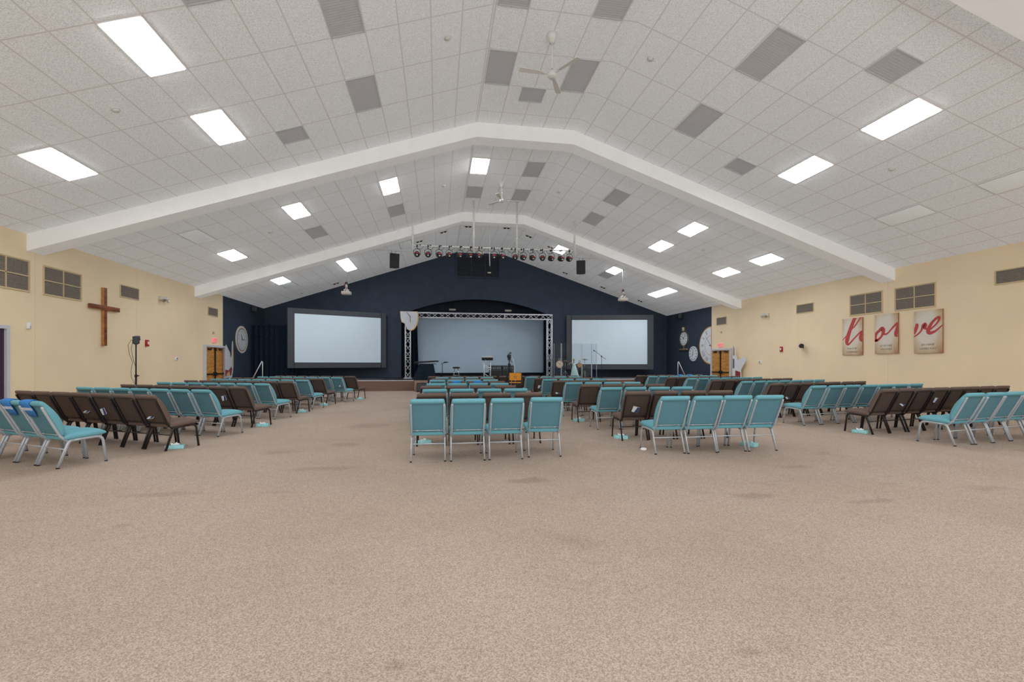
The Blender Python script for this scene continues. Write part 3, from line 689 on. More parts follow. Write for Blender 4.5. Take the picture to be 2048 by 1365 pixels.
# double doors
def double_door(name, side, y, w, h):
    r = empty(name, (XA + .002 if side == 'L' else XB - .002, y, 0), rot=(WL if side == 'L' else WR).to_euler()); struct(r)
    f = MB(); fw = .09
    for s in (-1, 1): f.box((s * (w / 2 - fw / 2), h / 2, .05), (fw, h, .10))
    f.box((0, h - fw / 2, .05), (w - 2 * fw, fw, .10)); struct(f.build('door_frame', M['doorframe'], r))
    lw = (w - 2 * fw) / 2
    for s in (-1, 1):
        lf = MB().box((s * lw / 2, (h - fw) / 2, .03), (lw - .01, h - fw - .01, .04)).build('door_leaf', M['doorwood'], r); struct(lf)
        k = MB(); k.box((s * lw * .5, 1.0 - .12, .085), (lw - .10, .06, .04), bevel=.008); k.box((s * .09, .88, .075), (.09, .16, .06), bevel=.008); struct(k.build('push_bar', M['dark'], lf))
        k = MB(); k.box((s * lw * .62, h - fw - .09, .075), (.26, .07, .06), bevel=.008); k.tube([(s * lw * .62, h - fw - .06, .10), (s * lw * .25, h - fw - .03, .11)], .012, 6); struct(k.build('door_closer', M['dark'], lf))
    k = MB(); k.box((0, (h - fw) / 2, .07), (.06, h - fw - .02, .05)); k.box((0, h - fw - .10, .09), (.13, .12, .07), bevel=.01); struct(k.build('centre_post', M['dark'], r))
    r['label'] = 'honey brown double doors with dark push bars in the %s wall' % ('left' if side == 'L' else 'right'); r['category'] = 'door'
double_door('door_1', 'L', 22.13, 1.82, 2.15); double_door('door_2', 'R', 22.13, 1.74, 2.13)
r = empty('door_3', (XA + .002, 11.6, 0), rot=WL.to_euler()); struct(r)
f = MB()
for s in (-1, 1): f.box((s * .62, 1.11, .05), (.08, 2.22, .10))
f.box((0, 2.18, .05), (1.16, .08, .10)); struct(f.build('door_frame', M['doorframe'], r)); struct(MB().box((0, 1.07, .03), (1.15, 2.13, .03)).build('door_leaf', M['purple'], r))
r['label'] = 'dark purple door in a white frame at the left edge'; r['category'] = 'door'
def exit_sign(side, y, z, label):
    r = wall_root('exit_sign', side, y, z)
    ho = MB().box((0, 0, .03), (.34, .22, .06), bevel=.01).build('housing', M['exit'], r)
    text_mesh('lettering', 'EXIT', .17, M['exitred'], ho, (0, 0, .061), (0, 0, 0), .002)
    tag(r, label, 'exit sign')
exit_sign('L', 22.16, 2.37, 'glowing EXIT sign over the left double doors'); exit_sign('R', 22.2, 2.32, 'glowing EXIT sign over the right double doors')
def emergency(side, y, z, label):
    r = wall_root('emergency_light', side, y, z)
    MB().box((0, 0, .05), (.34, .14, .10), bevel=.015).build('housing', M['offwhite'], r)
    for s in (-1, 1):
        rt = Matrix.Rotation(s * .5, 3, 'Y') @ Matrix.Rotation(.5, 3, 'X')
        MB().lathe([(.02, 0), (.055, .05), (.068, .09), (.06, .10), (.02, .095)], c=(s * .11, -.05, .10), n=16, rot=rt).build('lamp_head', M['chrome'], r)
    tag(r, label, 'emergency light')
emergency('L', 18.28, 3.70, 'two-headed emergency light on the left wall beyond the cross'); emergency('R', 18.75, 3.58, 'two-headed emergency light on the right wall')
def alarm(side, y, z, label):
    r = wall_root('fire_alarm', side, y, z)
    MB().box((0, 0, .03), (.15, .22, .06), bevel=.012).build('housing', M['red'], r); MB().box((.0, .0, .066), (.06, .10, .03), bevel=.01).build('strobe', M['tissuepaper'], r)
    tag(r, label, 'fire alarm')
alarm('L', 17.41, 2.04, 'red fire alarm with white strobe on the left wall'); alarm('R', 17.83, 1.97, 'red fire alarm with white strobe on the right wall')
def thermostat(side, y, z, label):
    r = wall_root('thermostat', side, y, z)
    MB().box((0, 0, .02), (.17, .12, .04), bevel=.012).build('housing', M['tissuepaper'], r); MB().box((.01, .005, .042), (.06, .05, .006)).build('display', M['navy'], r)
    tag(r, label, 'thermostat')
thermostat('L', 19.20, 1.53, 'white thermostat on left wall beside the double doors'); thermostat('R', 19.2, 1.41, 'white thermostat on right wall beside the double doors')
r = wall_root('motion_sensor', 'L', 12.83, 2.26); MB().box((0, 0, .035), (.07, .15, .07), bevel=.015).build('housing', M['tissuepaper'], r); MB().box((0, -.02, .072), (.045, .06, .008), bevel=.003).build('lens', M['offwhite'], r); tag(r, 'small white motion sensor low on left wall under the vents', 'sensor')
for side, y, z, l in (('L', 22.09, 2.70, 'small metal bracket above the left exit sign'), ('R', 22.14, 3.0, 'small metal bracket above the right exit sign')):
    r = wall_root('wall_bracket', side, y, z); MB().box((0, 0, .008), (.05, .11, .016)).build('plate', M['brass'], r); MB().tube([(0, .02, .01), (0, .02, .06), (0, -.03, .07)], .009, 6).build('hook', M['brass'], r); tag(r, l, 'bracket')
# spotlight on the right wall
r = wall_root('wall_spotlight', 'R', 16.6, 2.06)
MB().box((-.07, 0, .05), (.12, .16, .1), bevel=.01).build('wall_plate', M['black'], r); b = MB(); b.lathe([(.05, 0), (.085, .04), (.09, .2), (.08, .21), (.06, .2)], c=(.02, 0, .16), n=16, rot=Matrix.Rotation(.9, 3, 'Y')); b.build('lamp_head', M['black'], r)
MB().tube([(-.05, 0, .09), (.03, 0, .18)], .015, 6).build('arm', M['black'], r); tag(r, 'black spotlight mounted on the right wall', 'spotlight')
# small boxes high on the black side walls
for side, y, l in (('L', 26.38, 'small grey loudspeaker high in the left stage corner'), ('R', 26.18, 'small grey loudspeaker high in the right stage corner')):
    r = wall_root('wall_speaker', side, y, 4.26); MB().box((0, 0, .17), (.34, .26, .26), bevel=.01).build('cabinet', M['frameblack'], r); MB().box((0, 0, .304), (.30, .22, .008)).build('grille', M['black'], r); MB().box((0, 0, .025), (.08, .08, .05)).build('mount', M['black'], r); tag(r, l, 'loudspeaker')
# light stand by the left wall
r = empty('light_stand', (-8.3, 14.17, 0))
MB().tube([(0, 0, .02), (0, 0, 1.0)], .024, 10).build('lower_pole', M['black'], r); MB().tube([(0, 0, .98), (0, 0, 1.92)], .017, 10).build('upper_pole', M['black'], r)
b = MB(); b.lathe([(.035, -.03), (.035, .03)], c=(0, 0, 1.0), n=12); b.box((.05, 0, 1.0), (.06, .025, .025)); b.build('clamp', M['black'], r)
b = MB(); b.lathe([(.035, -.03), (.035, .03)], c=(0, 0, .60), n=12); b.box((.05, 0, .60), (.06, .025, .025)); b.build('clamp', M['black'], r)
for k in range(3):
    a = k * 2 * PI / 3 + .4; MB().tube([(0, 0, .42), (.28 * math.cos(a), .28 * math.sin(a), .14), (.48 * math.cos(a), .48 * math.sin(a), .012)], .012, 8).build('leg', M['black'], r)
b = MB(); b.box((0, .02, 2.04), (.12, .15, .13), rot=Matrix.Rotation(.2, 3, 'X'), bevel=.012); b.lathe([(.045, -.08), (.062, -.04), (.062, .02), (.05, .03)], c=(0, .0, 1.95), n=16); b.build('lamp_head', M['frameblack'], r)
b = MB(); b.tube([(-.08, 0, 1.90), (-.085, 0, 2.0), (-.10, .0, 1.99)], .010, 6); b.tube([(.08, 0, 1.90), (.085, 0, 2.0)], .010, 6); b.tube([(-.08, 0, 1.90), (.08, 0, 1.90)], .010, 6); b.build('yoke', M['black'], r)
b = MB(); b.tube([(-.12, 0, 2.0), (-.20, 0, 1.85), (-.17, .01, 1.6), (-.09, .01, 1.38), (-.13, .01, 1.15), (-.12, .01, .95), (-.02, .02, .74)], .006, 6); b.tube([(-.08, 0, 1.95), (-.12, 0, 1.75), (-.07, .0, 1.45), (-.02, .02, 1.25)], .006, 6); b.build('cable', M['rubber'], r)
tag(r, 'black lamp on a tall floor stand with trailing cable by the left wall', 'light stand')
# cut-out boards beside the doors, plain painted shapes
def board(side, y, polys, label):
    r = empty('cutout_board', (XA + .16 if side == 'L' else XB - .16, y, 0), rot=(WL if side == 'L' else WR).to_euler())
    for k, (nm, mt, pts) in enumerate(polys): MB().prism(pts, .02, Matrix.Translation((0, 0, k * .0015 + .0))).build(nm, M[mt], r)
    MB().prism([(-.05, 0), (.05, 0), (.0, .5)], .02, Matrix.Translation((0, 0, -.10)) @ Matrix.Rotation(.18, 4, 'X')).build('prop_foot', M['tan'], r)
    tag(r, label, 'cutout board')
board('L', 23.25, [('board', 'clockgrey', [(-.42, 0), (.28, 0), (.30, .7), (.40, .95), (.46, 1.3), (.44, 2.15), (.40, 2.42), (.33, 2.36), (.30, 1.75), (.16, 1.55), (.10, 1.85), (-.10, 2.02), (-.30, 2.22), (-.42, 1.95)]),
                   ('painted_patch', 'maroon', [(-.40, .74), (.22, .78), (.32, 1.10), (.22, 1.20), (-.05, 1.02), (-.40, 1.06)]), ('painted_patch', 'tan', [(.31, 1.2), (.42, 1.3), (.43, 2.1), (.37, 2.2), (.33, 1.7)]), ('painted_patch', 'tan', [(-.3, .76), (.1, .78), (.02, .98), (-.2, .9)]),
                   ('painted_patch', 'slate', [(-.40, .02), (.0, .02), (-.02, .68), (-.40, .68)])], 'irregular painted cut-out board beside the left double doors, with tall tan point')
board('R', 20.55, [('board', 'clock', [(-.36, 0), (.24, 0), (.24, .7), (.20, 1.0), (.48, 1.35), (.60, 1.52), (.50, 1.70), (.30, 1.62), (-.05, 1.50), (-.22, 1.75), (-.24, 2.10), (-.32, 2.28), (-.40, 2.2), (-.42, 1.2)][::1]),
                   ('painted_patch', 'maroon', [(-.20, .02), (.30, .02), (.20, .45), (.18, .92), (-.20, 1.0)]), ('painted_patch', 'brass', [(-.38, 1.75), (-.26, 1.75), (-.26, 2.1), (-.33, 2.25)]), ('painted_patch', 'slate', [(-.40, 1.1), (-.27, 1.1), (-.27, 1.55), (-.40, 1.6)])],
      'irregular painted cut-out board beside the right double doors, maroon below')
# canvases with the word love
def stroke(mb, pts, mtx, z0=.0, clip=None, n=14, wk=1.0):
    """ribbon of varying width through control points (x, y, half width), smooth"""
    P = []
    for i in range(len(pts) - 1):
        p0 = pts[max(i - 1, 0)]; p1 = pts[i]; p2 = pts[i + 1]; p3 = pts[min(i + 2, len(pts) - 1)]
        for s in range(n):
            t = s / n
            P.append([.5 * ((2 * p1[k]) + (-p0[k] + p2[k]) * t + (2 * p0[k] - 5 * p1[k] + 4 * p2[k] - p3[k]) * t * t + (-p0[k] + 3 * p1[k] - 3 * p2[k] + p3[k]) * t ** 3) for k in range(3)])
    P.append(list(pts[-1]))
    P = [(x, y, max(w, .004) * wk) for x, y, w in P]
    L = []; R_ = []
    for i, (x, y, w) in enumerate(P):
        x0, y0, _ = P[max(i - 1, 0)]; x1, y1, _ = P[min(i + 1, len(P) - 1)]
        d = math.hypot(x1 - x0, y1 - y0) or 1; nx, ny = -(y1 - y0) / d, (x1 - x0) / d
        def cl(a, b):
            if clip: a = min(max(a, clip[0]), clip[1]); b = min(max(b, clip[2]), clip[3])
            return mb.bm.verts.new(mtx @ Vector((a, b, z0)))
        L.append(cl(x + nx * w, y + ny * w)); R_.append(cl(x - nx * w, y - ny * w))
    for i in range(len(L) - 1): mb._f([L[i], L[i + 1], R_[i + 1], R_[i]])
def canvas(y, z, w, h, strokes, lines, ts, label, tz):
    r = wall_root('canvas_art', 'R', y, z, 0)
    bm = bmesh.new(); uv = bm.loops.layers.uv.new('UVMap'); d = .045
    def fq(c, uvs):
        f = bm.faces.new([bm.verts.new(p) for p in c])
        for lp, q in zip(f.loops, uvs): lp[uv].uv = q
    a, b = w / 2, h / 2
    fq([(-a, -b, d), (a, -b, d), (a, b, d), (-a, b, d)], [(0, 0), (1, 0), (1, 1), (0, 1)])
    for p, q in (((-a, -b), (a, -b)), ((a, -b), (a, b)), ((a, b), (-a, b)), ((-a, b), (-a, -b))):
        fq([(p[0], p[1], 0), (q[0], q[1], 0), (q[0], q[1], d), (p[0], p[1], d)], [(1.2, -.2)] * 4)
    me = bpy.data.meshes.new('canvas'); bm.to_mesh(me); bm.free(); me.materials.append(M['parch']); o = bpy.data.objects.new('canvas', me); COL.objects.link(o); o.parent = r
    mb = MB()
    for k, s in enumerate(strokes): stroke(mb, s, Matrix.Identity(4), d + .002 + .0007 * k, (-a, a, -b, b), wk=1.18)
    mb.build('red_lettering', M['script'], o)
    for k, t in enumerate(lines): text_mesh('small_lettering', t, ts, M['inkbrown'], o, (0, tz - k * ts * 1.45, d + .002), (0, 0, 0), .0006)
    tag(r, label, 'canvas print', 'canvas panels spelling love')
# coordinates in metres from the panel centre: panel 1 (0.79 x 1.33)
canvas(14.35, 2.32, .80, 1.33, [[(-.41, -.12, .012), (-.30, -.03, .016), (-.18, .09, .02), (-.02, .27, .02), (.10, .36, .022), (.21, .495, .024), (.32, .63, .022), (.42, .76, .018)],
                               [(.14, .72, .055), (.06, .56, .06), (-.04, .344, .062), (-.14, .10, .065), (-.20, -.10, .07), (-.215, -.22, .055), (-.16, -.28, .035), (-.07, -.22, .028), (.144, -.02, .024), (.32, .125, .03), (.42, .17, .035)],
                               [(.40, .12, .03), (.345, .02, .045), (.335, -.10, .05), (.385, -.17, .035), (.43, -.18, .03)]], ['THIS IS MY', 'COMMAND'], .085, 'leftmost canvas panel, red script letter L on parchment', -.44)
canvas(13.08, 2.34, .80, 1.33, [[(-.43, -.235, .03), (-.30, -.20, .035), (-.17, -.09, .03), (-.105, .04, .045), (-.10, .13, .06), (-.15, .175, .06), (-.25, .11, .04), (-.34, .03, .045), (-.385, -.08, .05), (-.37, -.18, .045), (-.30, -.215, .03)],
                               [(-.12, .06, .04), (-.05, -.01, .03), (.05, .01, .024), (.18, .14, .024), (.31, .27, .032), (.41, .33, .04)], [(.42, .28, .05), (.375, .12, .055), (.335, -.01, .05), (.33, -.08, .035), (.37, -.10, .02), (.42, -.08, .018)]],
       ['LOVE ONE', 'ANOTHER'], .085, 'middle canvas panel, red script letter O on parchment', -.40)
canvas(11.76, 2.32, .82, 1.32, [[(-.32, .275, .03), (-.33, .18, .045), (-.38, .03, .04), (-.42, -.06, .03)], [(-.43, -.14, .018), (-.33, -.09, .02), (-.216, .014, .022), (-.165, .11, .03), (-.14, .20, .035), (-.085, .245, .035), (-.07, .19, .045), (-.10, .13, .035), (-.06, .09, .025), (.0, .11, .02)],
                               [(.07, .055, .018), (.15, .13, .02), (.257, .235, .022), (.322, .35, .03), (.315, .415, .03), (.24, .385, .03), (.12, .265, .035), (.035, .11, .045), (.01, .01, .05), (.06, -.045, .045), (.19, -.01, .03), (.30, .07, .022), (.42, .18, .014)]],
       ['AS I HAVE', 'LOVED YOU'], .085, 'rightmost canvas panel, red script letters V and E on parchment', -.40)
# wall clocks ------------------------------------------------------
def disc(r, n=40, ry=None): ry = ry or r; return [(r * math.cos(2 * PI * k / n), ry * math.sin(2 * PI * k / n)) for k in range(n)]
def hand(mb, ang, l, w, z, c=(0, 0)):
    a = math.radians(ang); d = Vector((math.sin(a), math.cos(a))); n = Vector((d.y, -d.x)); c = Vector(c)
    p = [c - d * l * .12 - n * w, c + d * l * .6 - n * w, c + d * l, c + d * l * .6 + n * w, c - d * l * .12 + n * w]
    mb.prism([(q.x, q.y) for q in p], .003, Matrix.Translation((0, 0, z)))
def marks(parent, r, size, kind, z, mt, clipx=None):
    rom = ['XII', 'I', 'II', 'III', 'IIII', 'V', 'VI', 'VII', 'VIII', 'IX', 'X', 'XI']
    mb = MB()
    for k in range(12):
        a = math.radians(30 * k); x, y = r * math.sin(a), r * math.cos(a)
        if clipx is not None and x > clipx: continue
        if kind == 'dot': mb.prism([(x + px, y + py) for px, py in disc(size, 10)], .003, Matrix.Translation((0, 0, z)))
        elif kind == 'bar': mb.box((x, y, z), (size * .35, size * 1.8, .003), rot=Matrix.Rotation(-a, 3, 'Z'))
        else:
            n = len(rom[k])
            for q in range(n):
                ch = rom[k][q]; off = (q - (n - 1) / 2) * size * .55; R = Matrix.Rotation(-a, 3, 'Z')
                for tilt in ((0,) if ch == 'I' else ((.35, -.35) if ch == 'X' else (.22, -.22))):
                    sh = 0 if ch != 'V' else math.copysign(size * .16, tilt)
                    mb.box(R @ Vector((off + sh, 0, 0)) + Vector((x, y, z)), (size * .13, size * 1.5, .003), rot=R @ Matrix.Rotation(tilt, 3, 'Z'))
    return mb.build('numerals', mt, parent)
r = wall_root('wall_clock', 'L', 25.06, 2.56)
MB().prism(disc(.72, 48, .69), .03).build('rim', M['cream'], r); MB().prism(disc(.60, 48, .585), .006, Matrix.Translation((0, -.01, .028))).build('ring', M['inkbrown'], r)
MB().prism(disc(.555, 48, .54), .006, Matrix.Translation((0, -.01, .031))).build('dial', M['clockgrey'], r); marks(r, .44, .05, 'bar', .038, M['inkbrown'])
b = MB(); hand(b, -30, .34, .022, .040); hand(b, 92, .40, .014, .042); b.build('hands', M['inkdark'], r); tag(r, 'large round cream-rimmed clock on the black wall at left', 'clock')
r = wall_root('pocket_watch_clock', 'R', 25.86, 2.85)
MB().prism(disc(.49, 44, .46), .05).build('case', M['brass'], r); MB().prism(disc(.40, 44, .40), .004, Matrix.Translation((.01, .01, .05))).build('dial', M['clock'], r); marks(r, .32, .032, 'dot', .055, M['inkdark'])
b = MB(); hand(b, -40, .20, .028, .058); hand(b, 42, .33, .012, .060); b.build('hands', M['inkdark'], r)
b = MB(); b.lathe([(.10, 0), (.13, .06), (.10, .14), (.13, .20), (.09, .27), (.03, .30)], c=(0, .44, .05), n=16, rot=Matrix.Rotation(-PI / 2, 3, 'X')); b.build('crown', M['brass'], r)
b = MB(); b.box((0, -.66, .06), (.96, .12, .12), bevel=.05); b.box((0, -.52, .04), (.10, .24, .05)); b.build('lid', M['brass'], r); tag(r, 'brass pocket-watch shaped clock with open lid on the right black wall', 'clock')
r = wall_root('wall_clock', 'R', 24.84, 1.92)
MB().prism(disc(.455, 40, .44), .03).build('rim', M['clock'], r); MB().prism(disc(.42, 40, .405), .003, Matrix.Translation((0, 0, .03))).build('dial', M['clock'], r); marks(r, .355, .036, 'dot', .034, M['inkdark'])
b = MB(); hand(b, 218, .22, .022, .038); hand(b, 2, .32, .014, .040); b.build('hands', M['inkdark'], r); tag(r, 'small round white clock with dot hour marks on the right black wall', 'clock')
# half clock cut off by the edge of the tan wall
r = wall_root('wall_clock', 'R', 23.04, 2.34)
def half(rad, ry=None): ry = ry or rad; return [(rad * math.cos(a), ry * math.sin(a)) for a in [PI / 2 + PI * k / 30 for k in range(31)]]
MB().prism(half(1.16, 1.06), .03).build('rim', M['gold'], r); MB().prism(half(1.09, 1.0), .004, Matrix.Translation((0, 0, .029))).build('dial', M['clock'], r)
b = MB(); o1, o2 = half(.60, .56), half(.57, .53); n = len(o1)
for i in range(n - 1): b.quad((o1[i][0], o1[i][1], .0345), (o1[i + 1][0], o1[i + 1][1], .0345), (o2[i + 1][0], o2[i + 1][1], .0345), (o2[i][0], o2[i][1], .0345))
b.build('inner_ring', M['gold'], r); marks(r, .84, .16, 'roman', .036, M['slate'], -.05)
b = MB(); hand(b, -42, .78, .014, .038, (-.03, 0)); b.prism([(-.09 + x, y) for x, y in disc(.05, 16)], .003, Matrix.Translation((0, 0, .038))); b.build('hands', M['maroon'], r); tag(r, 'huge half clock with gold rim and roman numerals beside the right doors', 'clock')
# ------------------------------------------------------------------ stage end
def screen(name, pl, pr, z0, z1, ml, mr, mt, mbm, label, mat_=None, seam=True):
    pl, pr = Vector(pl), Vector(pr); w = (pr - pl).length; h = z1 - z0; a = math.atan2(pr.y - pl.y, pr.x - pl.x)
    root = empty(name, (pl.x, pl.y, z0), a)
    f = MB()
    f.box((ml / 2, .09, h / 2), (ml, .18, h)); f.box((w - mr / 2, .09, h / 2), (mr, .18, h))
    f.box((w / 2, .09, mbm / 2), (w - ml - mr, .18, mbm)); f.box((w / 2, .09, h - mt / 2), (w - ml - mr, .18, mt)); f.build('frame', M['frameblack'], root)
    s = MB(); s.box((w / 2, .03, h / 2), (w - ml - mr, .02, h - mt - mbm))
    if seam: s.box((w / 2, .0195, h / 2 - .1), (w - ml - mr, .003, .012))
    s.build('screen_cloth', mat_ or M['screen'], root); tag(root, label, 'projection screen'); return root
screen('projection_screen', (-7.865, 25.63, 0), (-3.06, 27.8, 0), 1.10, 4.30, .34, .27, .27, .30, 'left white projection screen in a charcoal frame beside the stage')
screen('projection_screen', (7.97, 27.8, 0), (13.28, 26.72, 0), .97, 4.39, .30, .38, .28, .33, 'right white projection screen in a charcoal frame beside the stage')
r = empty('rear_projection_screen', (2.78, 30.5, ZS))
MB().box((0, 0, 2.01), (8.96, .03, 3.62), bevel=.01).build('screen_cloth', M['greyscreen'], r); b = MB()
for x in (-4.3, 4.3): b.box((x, .06, 1.0), (.08, .06, 2.0)); b.box((x, .05, .02), (.1, .6, .04))
b.build('stand', M['black'], r); tag(r, 'large grey projection screen filling the stage alcove behind the truss', 'projection screen')
def curtain(x0, x1, y, z0, z1, label, folds=8, amp=.05, y1=None, flare=0):
    r = MB(); n = folds * 8; y1 = y if y1 is None else y1; rows = 6; g = []
    for j in range(rows + 1):
        t = j / rows; row = []
        for i in range(n + 1):
            s = i / n; fl_ = flare * (1 - t) ** 2
            row.append(r.bm.verts.new((x0 + (x1 - x0) * s + fl_ * s, y + (y1 - y) * s + amp * math.sin(s * folds * 2 * PI) * (1.1 - .3 * t), z0 + (z1 - z0) * t)))
        g.append(row)
    for j in range(rows):
        for i in range(n): r._f([g[j][i], g[j][i + 1], g[j + 1][i + 1], g[j + 1][i]], True)
    o = r.build('stage_curtain', M['curtain'], recalc=False); tag(o, label, 'curtain'); return o
curtain(XA + .03, -7.55, 26.2, ZS, 3.39, 'black curtain hung across the left stage corner', 9, .05)
curtain(-2.45, -1.35, 30.0, ZS, 4.9, 'black curtain at the left side of the alcove', 5, .06, flare=.12)
curtain(7.0, 7.65, 30.0, ZS, 4.9, 'black curtain at the right side of the alcove', 4, .06, flare=-.1)
# louvred grille high in the back wall
r = empty('gable_louvre', (2.42, YB, 7.32), rot=WBK.to_euler()); f = MB()
for s in (-1, 1): f.box((s * 1.33, 0, .03), (.08, 1.36, .06)); f.box((0, s * .68, .03), (2.58, .08, .06))
f.box((-.43, 0, .03), (.04, 1.30, .05)); f.box((.43, 0, .03), (.04, 1.30, .05)); f.build('frame', M['blackwall'], r); b = MB(); b.box((0, 0, .004), (2.58, 1.28, .008))
for k in range(14): b.box((0, -.62 + k * .095, .03), (2.58, .06, .012), rot=Matrix.Rotation(.7, 3, 'X'))
b.build('louvre', M['grille'], r); tag(r, 'black louvred grille high in the back gable wall', 'vent')
# lattice truss frame
def truss(mb, p0, p1, w, up, rc=.024, rb=.011, cell=.36):
    p0, p1, up = Vector(p0), Vector(p1), Vector(up); d = (p1 - p0); L = d.length; d.normalize(); sd = d.cross(up).normalized()
    cs = [(a, b) for a in (-w / 2, w / 2) for b in (-w / 2, w / 2)]
    for a, b in cs: mb.tube([p0 + up * a + sd * b, p1 + up * a + sd * b], rc, 8)
    n = max(1, round(L / cell)); st_ = L / n
    for b in (-w / 2, w / 2):
        for i in range(n):
            A, B = p0 + d * (st_ * i), p0 + d * (st_ * (i + 1)); s = (1 if i % 2 == 0 else -1) * (1 if b < 0 else -1)
            mb.tube([A + up * (w / 2 * s) + sd * b, B - up * (w / 2 * s) + sd * b], rb, 5)
    for q in [0, L / 3, 2 * L / 3, L]:
        c = p0 + d * q
        for a, b in ((-1, -1), (1, -1), (1, 1), (-1, 1)):
            pass
        k = [c + up * (w / 2) * a + sd * (w / 2) * b for a, b in ((-1, -1), (1, -1), (1, 1), (-1, 1))]
        for i in range(4): mb.tube([k[i], k[(i + 1) % 4]], rb * 1.3, 5)
TY = 26.0; r = empty('truss_arch', (2.29, TY, ZS))
xl_, xr_, zt_ = -1.68 - 2.29, 6.42 - 2.29, 4.05 - ZS
for x in (xl_, xr_):
    b = MB(); truss(b, (x, 0, .02), (x, 0, zt_ - .14), .27, (1, 0, 0)); b.box((x, 0, .01), (.45, .45, .02)); b.build('truss_leg', M['alu'], r)
b = MB(); truss(b, (xl_ - .14, 0, zt_), (xr_ + .14, 0, zt_), .27, (0, 0, 1)); b.build('truss_beam', M['alu'], r)
tag(r, 'silver lattice truss goalpost framing the stage opening', 'truss')
# soft-edged clock hung over the truss corner
r = empty('clock_board', (-1.58, TY - .24, 4.22), rot=WBK.to_euler())
sh = [(-.50, 0), (.46, 0), (.50, -.12), (.49, -.45), (.42, -.75), (.28, -.98), (.12, -1.07), (-.03, -1.05), (-.13, -.97), (-.19, -.82), (-.25, -.68), (-.33, -.64), (-.42, -.60), (-.48, -.36)]
bd_ = MB().prism(sh, .05).build('board', M['gold'], r); dl_ = MB().prism([(x * .93 - .02, y * .955 - .012) for x, y in sh], .006, Matrix.Translation((0, 0, .049))).build('dial', M['clockgrey'], bd_)
b = MB(); hand(b, -38, .36, .016, .058, (.03, -.28)); hand(b, 177, .42, .014, .060, (.03, -.28)); b.build('hands', M['inkdark'], r)
MB().box((-.2, -.06, -.02), (.06, .10, .04)).build('hanger', M['black'], r)
tag(r, 'flat-topped white clock board with wavy gold lower edge hung on the truss corner', 'clock')
# two small fittings in the alcove top
for x, l in ((.89, 'small white fitting under the alcove arch, left one'), (4.5, 'small white fitting under the alcove arch, right one')):
    r = empty('hanging_fitting', (x, 29.5, 5.6)); MB().tube([(0, 0, 0), (0, 0, -.77)], .015, 6).build('rod', M['black'], r); MB().box((0, 0, -.80), (.42, .3, .11), bevel=.02).build('housing', M['offwhite'], r); tag(r, l, 'light fitting')
# hand rails at the stage ends
for sx, x, l in ((1, -8.21, 'steel hand rail of the steps at the left end of the stage'), (-1, 12.93, 'steel hand rail of the steps at the right end of the stage')):
    r = empty('hand_rail', (x, 23.15, ZS)); a = MB().tube([(0, 0, 0), (0, 0, .90)], .018, 8).build('post', M['alu'], r)
    MB().tube([(0, 0, .90), (-sx * .02, -.02, .93), (-sx * .45, -.10, .0)], .022, 8).build('rail', M['alu'], r); tag(r, l, 'hand rail')
# subwoofer at the stage foot
r = empty('subwoofer', (-.78, 22.0, 0)); MB().box((0, 0, .21), (.46, .42, .42), bevel=.012).build('cabinet', M['black'], r); MB().box((0, -.214, .22), (.40, .012, .34)).build('grille', M['frameblack'], r); tag(r, 'black subwoofer box on the carpet in front of the stage steps', 'subwoofer')
# keyboard table with drape
r = empty('keyboard_table', (-.62, 24.2, ZS)); MB().box((0, 0, .80), (1.0, .42, .03)).build('table_top', M['black'], r)
b = MB(); n = 48; ring = []
for t, z in ((0, .79), (.15, .70), (.5, .40), (1, .015)):
    rr = []
    for k in range(n):
        a = 2 * PI * k / n; f_ = 1 + .10 * t * math.sin(a * 9); sx = (.36 + .20 * t) * f_; sy = (.20 + .14 * t) * f_
        rr.append(b.bm.verts.new((math.copysign(abs(math.cos(a)) ** .6, math.cos(a)) * sx - .08 * t, math.copysign(abs(math.sin(a)) ** .6, math.sin(a)) * sy, z)))
    ring.append(rr)
for i in range(3):
    for k in range(n): b._f([ring[i][k], ring[i][(k + 1) % n], ring[i + 1][(k + 1) % n], ring[i + 1][k]], True)
b.build('drape', M['curtain'], r); tag(r, 'small table under a black floor-length drape on the stage left of the stool', 'table')
r = empty('keyboard', (-.62, 24.15, ZS + .86)); MB().box((0, 0, .045), (1.26, .32, .075), bevel=.012, rot=Matrix.Rotation(-.06, 3, 'Y')).build('case', M['black'], r)
b = MB()
for k in range(36): b.box((-.54 + k * .0305, -.08, .086 + (-.54 + k * .0305) * .06), (.028, .14, .01))
b.build('keys', M['frameblack'], r); tag(r, 'black electronic keyboard on the draped stage table', 'keyboard')
r = empty('microphone_stand', (.20, 24.1, ZS)); MB().tube([(0, 0, .02), (0, 0, .84)], .016, 8).build('pole', M['black'], r); MB().lathe([(.15, 0), (.15, .02), (.03, .035)], n=20).build('base', M['black'], r)
MB().tube([(-.06, 0, .82), (.0, 0, .83), (.10, 0, .845)], .012, 6).build('boom', M['black'], r); MB().tube([(.06, 0, .86), (.16, 0, .89), (.34, 0, .88)], [.03, .035, .012], 8).build('microphone', M['black'], r); tag(r, 'short black microphone stand beside the keyboard', 'microphone stand')
# stool
r = empty('bar_stool', (.93, 24.2, ZS)); MB().lathe([(.17, 0), (.19, .02), (.19, .06), (.16, .08), (.05, .085)], c=(0, 0, .56), n=24).build('seat', M['black'], r)
for k in range(4):
    a = PI / 4 + k * PI / 2; MB().tube([(.12 * math.cos(a), .12 * math.sin(a), .56), (.23 * math.cos(a), .23 * math.sin(a), 0)], .013, 8).build('leg', M['chrome'], r)
b = MB()
for z, q in ((.20, .193), (.40, .155)):
    b.tube([(q * math.cos(2 * PI * k / 24), q * math.sin(2 * PI * k / 24), z) for k in range(25)], .009, 6)
b.build('foot_ring', M['chrome'], r); tag(r, 'chrome bar stool with round black seat on the stage', 'stool')
